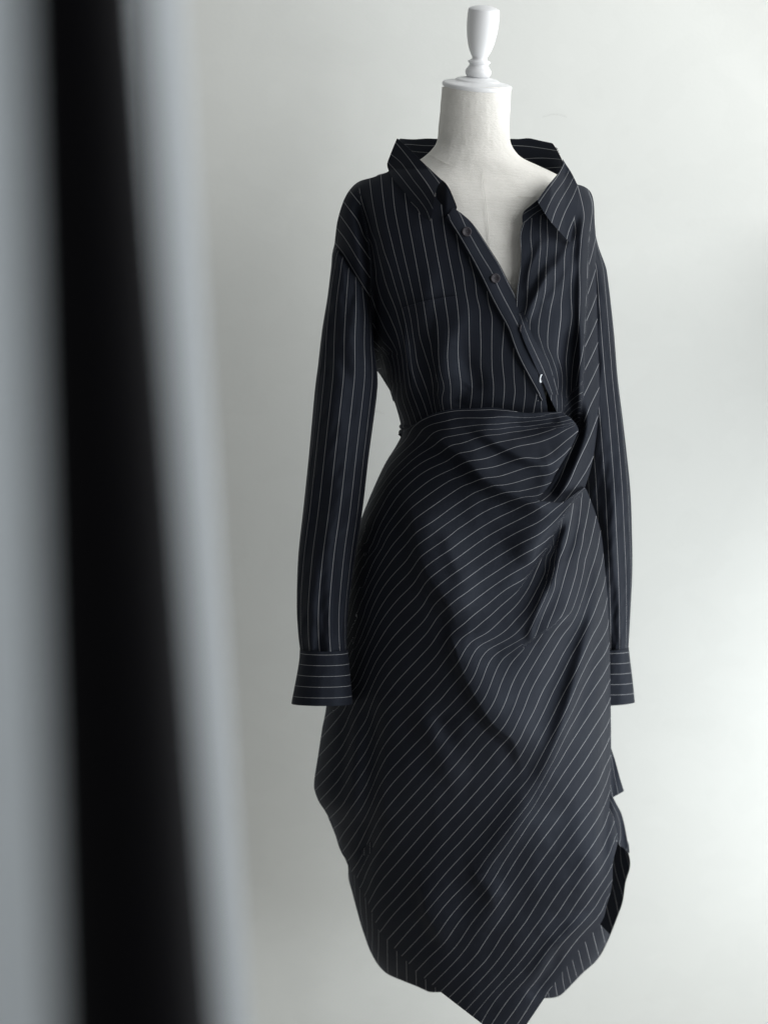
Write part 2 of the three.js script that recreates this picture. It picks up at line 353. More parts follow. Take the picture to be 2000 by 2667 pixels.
const rightLines = stripes([
  [0, C3(520, 590, 490, 650, 495, 800, 490, 950, 470, 1100, 460, 1250, 465, 1400)],
  [1, C3(580, 560, 570, 680, 590, 830, 570, 920, 550, 1020, 545, 1200, 540, 1290, 500, 1390)],
  [2, C3(655, 570, 665, 750, 650, 900, 640, 1150, 600, 1280, 560, 1370), Z4(830, 1240, 900, 1370, 960, 1500, 1020, 1700, 1060, 1850)],
  [3, C3(710, 620, 700, 800, 690, 950, 690, 1100, 660, 1250, 640, 1400, 620, 1520), Z4(1060, 1640, 1100, 1760, 1130, 1900)],
  [4, C3(790, 680, 780, 850, 775, 1000, 770, 1150, 735, 1280, 720, 1400, 700, 1620), Z1(1085, 0, 1100, 120, 1090, 200)],
  [5, C3(890, 700, 850, 850, 855, 1000, 820, 1230, 825, 1330, 800, 1560, 790, 1700), Z1(1128, 0, 1140, 120, 1120, 220)],
  [6, C3(930, 540, 950, 650, 920, 760, 925, 900, 900, 1050, 910, 1250, 918, 1340, 890, 1500, 870, 1700, 872, 1950), Z1(1168, 0, 1180, 120, 1155, 230)],
  [7, C3(970, 300, 1000, 420, 1020, 540, 990, 640, 985, 780, 970, 900, 985, 1100, 985, 1250, 965, 1500, 920, 1700, 905, 1900), Z1(1207, 0, 1215, 130, 1185, 240)],
  [8, C3(1055, 330, 1085, 420, 1070, 560, 1052, 700, 1043, 900, 1036, 1100, 1022, 1300, 1008, 1600, 960, 1820, 940, 2000), Z1(1245, 60, 1245, 140, 1220, 230)],
  [20, C3(1110, 690, 1090, 780, 1060, 890)],
  [21, C3(1115, 930, 1085, 1030, 1045, 1150)], [22, C3(1125, 1140, 1085, 1250, 1030, 1380)], [23, C3(1130, 1340, 1085, 1450, 1020, 1590)], [24, C3(1133, 1540, 1080, 1660, 1015, 1790)],
  [25, C3(1135, 1730, 1080, 1850, 1005, 2000), Z1(1298, 38, 1270, 110, 1240, 220, 1210, 330, 1160, 430, 1100, 560, 1040, 690)],
  [26, C3(1135, 1930, 1075, 2050), Z1(1350, 110, 1310, 220, 1275, 290, 1220, 410, 1170, 530, 1110, 690, 1040, 800, 980, 840)],
  [27, Z1(1418, 170, 1340, 370, 1250, 560, 1180, 730, 1080, 845)], [28, Z1(1385, 480, 1310, 640, 1200, 780, 1150, 850)], [29, Z1(1360, 660, 1290, 780, 1230, 860)],
], [C3(1130, 545, 1085, 580, 1062, 660, 1050, 800, 1044, 1000, 1038, 1150, 1026, 1380, 1014, 1650, 1008, 1850, 1000, 2000, 985, 2212)]);
cloth('right_front', [...curve([...Z4(770, 95, 748, 180, 740, 260, 752, 400, 752, 520, 732, 680, 707, 830, 700, 900, 703, 1050, 713, 1170, 740, 1280, 780, 1400, 870, 1600, 960, 1800, 1060, 2000, 1180, 2260)]), ...Z1(1130, 240, 1080, 420, 980, 640, 880, 760, 880, 900, 1100, 980, 1260, 860),
  ...curve([...Z1(1310, 740, 1350, 620, 1385, 450, 1415, 180, 1425, 0), ...C3(1135, 1700, 1132, 1400, 1125, 1100, 1116, 900, 1110, 700, 1100, 560, 1092, 400, 1062, 310, 1010, 270, 960, 255)]), ...Z5(1470, 400, 1400, 380, 1320, 480, 1230, 600, 1120, 690)], zRight, rightLines, dress, { step: 3.5 });

// --- left half of the bodice
const bodiceLeftFold = folds([
  fold(R8(785, 560, 780, 680, 782, 800, 786, 1000, 796, 1300, 805, 1500), 0.0045, 44, 6, 0.3, 0),
  fold(R8(860, 640, 840, 800, 830, 1000, 850, 1250), 0.0018, 18, 20),
  fold(R8(1000, 560, 960, 700, 900, 850), 0.0018, 16, 18),
  fold(R8(1080, 930, 1110, 1080, 1190, 1200, 1230, 1330), -0.004, 18, 18),
  fold(R8(1000, 1500, 1050, 1350, 1120, 1250), -0.0035, 15, 15),
  fold(C2(370, 330, 395, 480, 430, 640, 460, 820, 480, 1000, 495, 1200, 510, 1500, 520, 1800), -0.016, 14, 16, 0.12, 0),
  fold(R8(560, 700, 600, 900, 640, 1150, 700, 1500), -0.003, 16, 20),
  fold(R8(330, 600, 400, 850, 450, 1150, 480, 1450), 0.003, 14, 14),
  fold(R8(700, 60, 660, 300, 600, 600), 0.002, 18, 18),
]);
const zLeft = (x, y) => bodyZ(x, y) + bodiceLeftFold(x, y) + wob(x, y, 70, 0.0022) - 0.001;
const leftLines = stripes([
  [0, R8(150, 500, 200, 620, 270, 750, 340, 870, 380, 1000, 390, 1200, 400, 1400, 450, 1540)],
  [1, R8(130, 150, 160, 270, 200, 380, 270, 510, 320, 620, 360, 700, 390, 950, 420, 1130, 460, 1330, 540, 1620), C2(480, 720, 490, 850, 500, 950)],
  [2, C2(360, 240, 380, 370, 440, 560, 490, 760, 548, 948), R8(180, 0, 230, 170, 280, 290, 340, 420, 370, 560, 420, 760, 440, 930, 460, 1080, 470, 1320, 520, 1420, 610, 1620)],
  [3, C2(450, 210, 480, 450, 530, 700, 580, 850, 624, 948), R8(280, 0, 340, 220, 390, 400, 440, 590, 450, 700, 490, 850, 500, 1080, 540, 1230, 620, 1400, 680, 1580)],
  [4, C2(545, 195, 560, 350, 590, 550, 640, 750, 685, 948), R8(360, 0, 420, 220, 460, 400, 500, 560, 520, 700, 530, 900, 560, 1040, 620, 1180, 720, 1440, 750, 1560)],
  [5, C2(635, 195, 650, 420, 690, 640, 720, 790, 757, 948), R8(455, 0, 500, 200, 540, 380, 565, 560, 575, 700, 610, 810, 680, 990, 740, 1150, 800, 1300)],
  [6, C2(740, 330, 770, 560, 800, 720, 841, 948), R8(565, 0, 600, 200, 630, 360, 660, 560, 690, 730, 730, 830)],
  [7, C2(855, 490, 880, 650, 936, 948), R8(690, 0, 720, 200, 745, 370, 785, 620, 788, 800, 792, 1100, 805, 1350, 825, 1540)],
  [8, C2(965, 590, 990, 750, 1028, 948), R8(810, 0, 850, 230, 875, 400, 905, 600, 905, 750, 890, 900, 895, 1050, 920, 1250, 925, 1400, 940, 1525)],
  [9, C2(1050, 500, 1060, 600, 1090, 780, 1123, 948), R8(935, 0, 970, 180, 990, 310, 1015, 560, 1010, 720, 1005, 900, 1020, 1100, 1040, 1250, 1030, 1420, 1020, 1520)],
  [10, C2(1175, 730, 1190, 850, 1218, 948), R8(1060, 0, 1085, 250, 1115, 370, 1125, 600, 1130, 850, 1140, 1080, 1160, 1250, 1155, 1380, 1135, 1510)],
  [11, R8(1165, 30, 1195, 140, 1205, 310, 1245, 420, 1245, 600, 1255, 800, 1250, 1060, 1270, 1200, 1270, 1350, 1258, 1500)],
  [12, R8(1325, 290, 1335, 400, 1375, 500, 1370, 700, 1370, 900, 1375, 1120, 1390, 1250, 1385, 1430, 1378, 1500)],
  [13, R8(1500, 640, 1490, 800, 1480, 930, 1490, 1080, 1510, 1250, 1500, 1400, 1490, 1505)],
  [14, R8(1605, 900, 1605, 1050, 1610, 1200, 1625, 1340, 1605, 1440, 1600, 1515)],
  [40, C2(290, 310, 330, 360, 370, 410)], [41, C2(240, 400, 300, 480, 360, 560, 400, 680)], [42, C2(205, 505, 300, 640, 420, 820)], [43, C2(180, 615, 250, 700, 350, 870, 440, 1000)], [44, C2(165, 735, 230, 810, 320, 960, 415, 1115)],
], [C2(350, 180, 362, 300, 380, 420, 425, 620, 452, 800, 462, 1000, 455, 1165, 455, 1300)]);
const leftOutline = [...curve([...C2(640, 90, 600, 150, 480, 195, 360, 232, 285, 302, 232, 400, 185, 560, 162, 740, 145, 806)]), ...C2(320, 1010, 455, 1185, 430, 1400, 440, 1700), ...curve([...C2(520, 1800, 600, 1910, 650, 2060), ...Z2(520, 90, 555, 200, 590, 330, 600, 400)]), ...Z2(640, 520, 900, 480), ...Z1(100, 260, 600, 240, 1040, 250), ...Z4(1030, 2060, 900, 1500, 760, 1120), ...curve([...Z4(700, 920, 620, 760, 520, 560, 400, 370, 240, 130, 110, 0), ...C2(1160, 462)]), ...C2(1040, 420, 950, 300, 800, 150)];
const leftFront = cloth('left_front', leftOutline, zLeft, leftLines, dress, { step: 3.5 });
cloth('pocket', [...R8(400, 425, 640, 352, 870, 312, 1000, 296, 1010, 430, 1018, 560, 1012, 800, 1018, 1000, 1030, 1150, 910, 1210, 700, 1330, 520, 1240, 440, 900, 430, 600)], (x, y) => zLeft(x, y) + 0.003, leftLines, leftFront, { step: 3.5, rim: 0.0028 });

// --- button placket along the neck opening, lying on the left front
const placketLine = curve([...Z4(-60, 20, 0, 110, 100, 275, 230, 505, 330, 700, 430, 900, 530, 1090, 620, 1250, 680, 1430, 760, 1620, 900, 1880, 985, 2060)]);
const pEdge = fold([...Z4(-60, 20, 0, 110, 100, 275, 230, 505, 330, 700, 430, 900, 530, 1090, 620, 1250, 680, 1430, 760, 1620, 900, 1880, 985, 2060)], 0.0045, 30, 7, 0, 0);
const zPlacket = (x, y) => zLeft(x, y) + 0.0022 + pEdge(x, y);
const placketLines = stripes([[0, Z4(0, 110, 100, 270, 230, 500, 330, 690, 430, 900, 530, 1090, 620, 1250, 680, 1430, 760, 1620, 900, 1880)], [1, Z4(95, 30, 140, 130, 210, 260, 330, 480, 430, 630, 480, 760, 560, 920, 690, 1165, 800, 1400, 900, 1620)], [2.1, Z4(240, 120, 400, 365, 520, 558, 620, 760, 705, 920, 800, 1150, 900, 1350)]]);
const placket = cloth('placket', [...placketLine.map(([x, y]) => [x - 5, y + 2]), ...Z4(1010, 2040, 900, 1600, 800, 1250), ...curve([...Z4(700, 916, 620, 757, 520, 557, 400, 367, 240, 127, 110, -3, 0, -80)])], zPlacket, placketLines, leftFront, { step: 3, slant: [0.5, 0.86] });
// lower edge of the right half: a stitched band with two folded lines
const bandR = fold(Z4(735, 1250, 780, 1400, 870, 1600, 960, 1800, 1040, 1980), 0.0035, 14, 5, 0.05, 0.1);
cloth('placket_band', [...curve(Z4(706, 1100, 722, 1200, 748, 1290, 790, 1410, 880, 1610, 968, 1800, 1060, 1990)), ...curve(Z4(1170, 1990, 1120, 1830, 1070, 1700, 1000, 1560, 920, 1420, 850, 1270, 820, 1180, 780, 1080))], (x, y) => zRight(x, y) + 0.0018 + bandR(x, y), stripes([[0, Z4(735, 1250, 780, 1400, 870, 1600, 960, 1800, 1040, 1980)], [1, Z4(790, 1250, 850, 1400, 920, 1560, 1000, 1740, 1090, 1970)], [2, Z4(845, 1240, 930, 1400, 1010, 1550, 1080, 1690, 1150, 1960)]]), dress, { step: 3, slant: [0.5, 0.86] });

// --- buttons
{
  const horn = new THREE.MeshPhysicalMaterial({ color: new THREE.Color().setRGB(0.014, 0.011, 0.017), roughness: 0.55 });
  const thread = std([0.02, 0.02, 0.025], 0.8), shell = new THREE.MeshPhysicalMaterial({ color: new THREE.Color().setRGB(0.78, 0.82, 0.86), roughness: 0.2, clearcoat: 0.8 });
  const btn = new THREE.LatheGeometry([[0.0012, -0.001], [0.0053, -0.001], [0.0062, 0], [0.0062, 0.0009], [0.0055, 0.0015], [0.0046, 0.0013], [0.004, 0.0007], [0.0012, 0.0006], [0.0011, -0.0008]].map(([r, h]) => new THREE.Vector2(r, h)), 40);
  btn.rotateX(Math.PI / 2);
  const put = (p, z, rx, ry, mat, s = 1) => {
    const b = obj('button', btn, mat, dress); b.position.set(...at(p[0], p[1], z)); b.rotation.set(rx, ry, 0); b.scale.setScalar(s);
    const t = obj('thread', new THREE.CylinderGeometry(0.0013, 0.0013, 0.001, 12).rotateX(Math.PI / 2), thread, b); t.position.z = 0.0004;
  };
  const p1 = Z4(150, 185)[0], p2 = Z4(466, 700)[0], p3 = Z4(752, 1258)[0], p4 = Z4(968, 1812)[0];
  put(p1, zPlacket(...p1) + 0.0022, -0.2, 0.1, horn); put(p2, zPlacket(...p2) + 0.0022, -0.1, 0.15, horn);
  put(p3, zRight(...p3) + 0.0035, 0, 1.15, horn, 0.9); put(p4, zRight(...p4) + 0.006, 0.25, 1.2, shell, 0.95);
}

// --- collar: the two turned-down leaves, the stand and the back of the neck band
{
  const dist = (line) => { const c = curve(line, 8); return (x, y) => { let b = 1e9; for (let i = 0; i < c.length - 1; i++) { const [ax, ay] = c[i], dx = c[i + 1][0] - ax, dy = c[i + 1][1] - ay, t = Math.min(1, Math.max(0, ((x - ax) * dx + (y - ay) * dy) / (dx * dx + dy * dy || 1e-6))); b = Math.min(b, Math.hypot(x - ax - t * dx, y - ay - t * dy)); } return b; }; };
  const collar = new THREE.Group(); collar.name = 'collar'; dress.add(collar);
  const lowL = Z5(82, 300, 115, 376, 210, 492, 315, 642, 405, 708), dL = dist(lowL);
  cloth('collar_leaf', [...curve(lowL), ...curve(Z5(405, 708, 417, 640, 430, 550, 446, 470, 466, 428, 494, 405)), ...curve(Z5(492, 402, 410, 325, 330, 250, 240, 160, 155, 85)), ...curve(Z5(155, 85, 120, 168, 80, 276, 82, 300))],
    (x, y) => bodyZ(x, Math.max(y, 440)) + 0.007 + 0.0004 * Math.min(60, dL(x, y)) * smooth(340, 520, y) - 0.02 * smooth(520, 340, y) * smooth(1120, 1010, x), stripes([[0, Z5(150, 115, 200, 190, 290, 310, 350, 380, 450, 440)], [0.0, Z5(330, 250, 400, 350, 450, 430)], [1, Z5(150, 130, 190, 180, 270, 300, 350, 420, 430, 525)], [2, Z5(115, 220, 180, 255, 280, 400, 340, 470, 425, 620)], [3, Z5(95, 270, 160, 345, 250, 460, 340, 570, 385, 640, 400, 700)]].slice(2).concat([[0, Z5(300, 200, 400, 330, 470, 420)], [1, Z5(150, 120, 270, 250, 380, 400, 430, 500)]])), collar, { step: 3, slant: [0.5, 0.86] });
  const lowR = Z5(1498, 436, 1500, 560, 1472, 690, 1442, 866), dR = dist(lowR);
  cloth('collar_leaf', [...curve(lowR), ...curve(Z5(1442, 866, 1380, 800, 1300, 710, 1250, 640, 1200, 556)), ...curve(Z5(1200, 550, 1260, 462, 1320, 388, 1370, 330, 1392, 280)), ...curve(Z5(1385, 240, 1345, 170, 1312, 122)), ...curve(Z5(1350, 165, 1400, 262, 1450, 340, 1498, 436))],
    (x, y) => bodyZ(Math.min(x, 1470), Math.max(y, 450)) + 0.012 + 0.00035 * Math.min(70, dR(x, y)) - 0.03 * smooth(470, 380, y), stripes([[0, Z5(1392, 290, 1350, 370, 1290, 450, 1210, 565)], [1, Z5(1432, 330, 1410, 390, 1330, 490, 1290, 570, 1258, 642)], [2, Z5(1466, 380, 1430, 450, 1370, 550, 1330, 630, 1308, 706)], [3, Z5(1496, 440, 1470, 510, 1420, 600, 1380, 690, 1355, 772)], [4, Z5(1500, 600, 1470, 690, 1435, 760, 1418, 835)]]), collar, { step: 3, slant: [-0.5, 0.86] });
  cloth('collar_stand', [...curve(Z5(432, 700, 440, 520, 452, 420, 490, 398, 540, 455, 580, 545, 600, 602, 588, 626)), ...Z5(540, 640, 480, 690)], (x, y) => bodyZ(x, y) + 0.003 - 0.012 * smooth(1165, 1135, x), () => 0.5, collar, { step: 3, slant: [1, 0] });
  cloth('collar_stand', [...curve(Z5(1088, 722, 1086, 670, 1098, 632, 1140, 596, 1200, 545)), ...Z5(1240, 560, 1260, 660, 1180, 660, 1120, 710)], (x, y) => bodyZ(x, y) + 0.0062, stripes([[0, Z5(1092, 718, 1130, 690, 1160, 655, 1200, 630)], [1, Z5(1105, 635, 1140, 618, 1190, 598)], [2, Z5(1120, 590, 1160, 560, 1200, 530)]]), collar, { step: 3, slant: [1, 0] });
  cloth('neck_band', [...curve(Z5(155, 86, 220, 92, 290, 94, 380, 88, 460, 91, 700, 96, 980, 91, 1060, 92, 1135, 86, 1220, 104, 1312, 123)), ...curve(Z5(1345, 172, 1392, 270, 1392, 310, 1370, 340, 1322, 392)), ...Z5(1215, 400, 1045, 330, 900, 300, 600, 300, 420, 300, 322, 262), ...Z5(240, 165)],
    (x, y) => { const t = (x - 1240) / 225; return 0.0 - 0.088 * Math.sqrt(Math.max(0.02, 1 - Math.min(1, t * t))) + 0.012; }, stripes([[0, Z5(160, 60, 460, 50, 980, 50, 1140, 50, 1320, 80)], [1, Z5(230, 140, 300, 146, 450, 148, 700, 140, 990, 140, 1120, 145, 1250, 165, 1340, 180)], [2, Z5(250, 175, 330, 182, 420, 186, 700, 235, 1040, 245, 1190, 232, 1300, 234, 1370, 245)], [3, Z5(300, 250, 700, 300, 1180, 312, 1300, 305, 1380, 300)]]), collar, { step: 4, slant: [1, 0] });
}

// --- skirt: the wrapped and gathered front
const skirtFold = folds([
  // the swag below the waist and its crests
  fold(C4(400, 240, 470, 275, 540, 325, 610, 370, 680, 435, 745, 505, 820, 552, 900, 592, 970, 625, 1050, 645, 1120, 640), 0.011, 46, 17, 0.15, 0.1),
  fold(C4(680, 225, 740, 262, 820, 318, 890, 358, 970, 396, 1050, 415, 1130, 390), 0.008, 36, 14, 0.18, 0.12),
  fold(C4(470, 215, 600, 215, 760, 190, 950, 178), 0.004, 12, 14),
  fold(C4(900, 240, 1000, 235, 1100, 205, 1160, 180), -0.007, 14, 14),
  fold(C4(1230, 270, 1190, 360, 1130, 450, 1110, 510, 1080, 570), 0.006, 16, 22),
  // the long crest running down the thigh: a broad ridge with a firmer edge on it
  fold(C4(300, 480, 362, 690, 400, 900, 470, 1050, 570, 1210, 640, 1450, 780, 1750, 900, 1960, 960, 2150), 0.010, 110, 120, 0.2, 0.25),
  fold(C4(330, 560, 362, 690, 385, 820, 410, 940, 455, 1040, 520, 1130, 575, 1215, 600, 1300), 0.011, 56, 18, 0.2, 0.15),
  fold(C4(545, 780, 575, 900, 610, 1000, 660, 1080), 0.0035, 30, 20),
  fold([...R2(1140, 990, 1150, 1100, 1200, 1230), ...R3(0, 560, 110, 800, 230, 1010, 340, 1170, 450, 1270, 560, 1350, 620, 1480, 660, 1640)], 0.010, 60, 12, 0.08, 0.2),
  fold(R3(40, 290, 180, 330, 340, 400, 480, 450), -0.003, 22, 26),
  fold(R4(1000, 90, 1080, 260, 1180, 470, 1280, 680, 1380, 930, 1480, 1180), 0.004, 34, 22, 0.3, 0.3),
  fold(R4(1240, 240, 1330, 420, 1400, 560), -0.003, 20, 20),
  fold(R4(520, 0, 530, 400, 525, 800, 510, 1200, 490, 1659), -0.006, 16, 22, 0.2, 0),
  fold(R4(280, 150, 260, 500, 230, 800, 200, 1200), -0.004, 14, 18, 0.2, 0.2),
  fold(R6(330, 0, 290, 250, 250, 450), -0.004, 14, 16),
  fold(R6(900, 380, 930, 560, 960, 720, 1040, 880, 1130, 1060), 0.006, 46, 14, 0.2, 0.2),
  fold(R6(1480, 260, 1530, 380, 1640, 500, 1700, 640), 0.0045, 40, 14),
  fold(R5(720, 90, 680, 330, 560, 620, 430, 850, 300, 1010, 200, 1140), 0.004, 26, 26),
  fold(R7(540, 60, 500, 300, 400, 520), 0.003, 26, 22),
  fold(R7(1659, 330, 1450, 480, 1250, 660, 1100, 870, 1010, 1050), 0.005, 20, 16, 0.2, 0.2),
  fold(R7(1250, 740, 1180, 900, 1080, 1040, 990, 1160), -0.005, 14, 12),
  // gathers fanning out under the bulge at the hip
  fold(R1(1240, -20, 1100, 170, 1010, 265, 905, 385, 830, 475, 800, 540, 770, 640, 700, 760), 0.010, 10, 44, 0.12, 0.25),
  fold(R1(1120, 260, 1040, 430, 950, 600, 850, 800, 740, 980, 620, 1130), -0.0075, 28, 30, 0.15, 0.25),
  fold(R1(1210, 90, 1160, 330, 1080, 560, 1010, 780, 970, 900, 880, 1060, 780, 1210, 680, 1340), 0.006, 12, 14, 0.12, 0.25),
  fold(R1(1180, 120, 1130, 320, 1070, 480), 0.002, 7, 7),
  fold(R1(1250, 60, 1250, 250, 1190, 450, 1130, 600), -0.003, 9, 9),
  fold(R1(1290, 20, 1285, 300, 1260, 500), 0.002, 9, 9),
  fold(R1(900, 1050, 820, 1250, 760, 1400, 745, 1480), 0.0025, 7, 8),
  fold(R1(1280, 480, 1295, 700, 1300, 900, 1290, 1050, 1240, 1220, 1100, 1320, 960, 1400, 800, 1500, 680, 1570), 0.006, 14, 46, 0.2, 0.3),
  fold([...R1(1350, 500, 1350, 760, 1330, 1000, 1280, 1300), ...R3(1200, 250, 1100, 600, 1000, 900, 900, 1150, 820, 1350)], -0.008, 26, 28, 0.15, 0.25),
  fold([...R1(1440, 480, 1460, 800, 1450, 1050, 1420, 1250), ...R3(1360, 300, 1290, 560, 1220, 820, 1150, 1060, 1060, 1300, 960, 1560), ...R5(820, 150, 740, 400)], 0.007, 16, 16, 0.15, 0.3),
  fold(R3(1500, 100, 1430, 420, 1350, 700, 1280, 960, 1200, 1250), -0.006, 18, 18),
  fold([...R3(1640, 500, 1600, 900, 1590, 1300), ...R5(1580, 0, 1560, 500, 1540, 900, 1530, 1250)], -0.007, 12, 10),
  fold(R5(1150, 300, 1050, 650, 950, 950, 850, 1250), -0.003, 34, 34),
  fold(R5(1450, 900, 1380, 1150, 1280, 1400), 0.003, 24, 24),
]);
const zSkirt = (x, y) => bodyZ(x, y) + 0.012 + skirtFold(x, y) + wob(x, y, 90, 0.003) + wob(x + 400, y, 35, 0.0008);
const skirtUnder = (x, y) => wob(x, y, 80, 0.002) - 0.006 * smooth(1350, 1560, x);
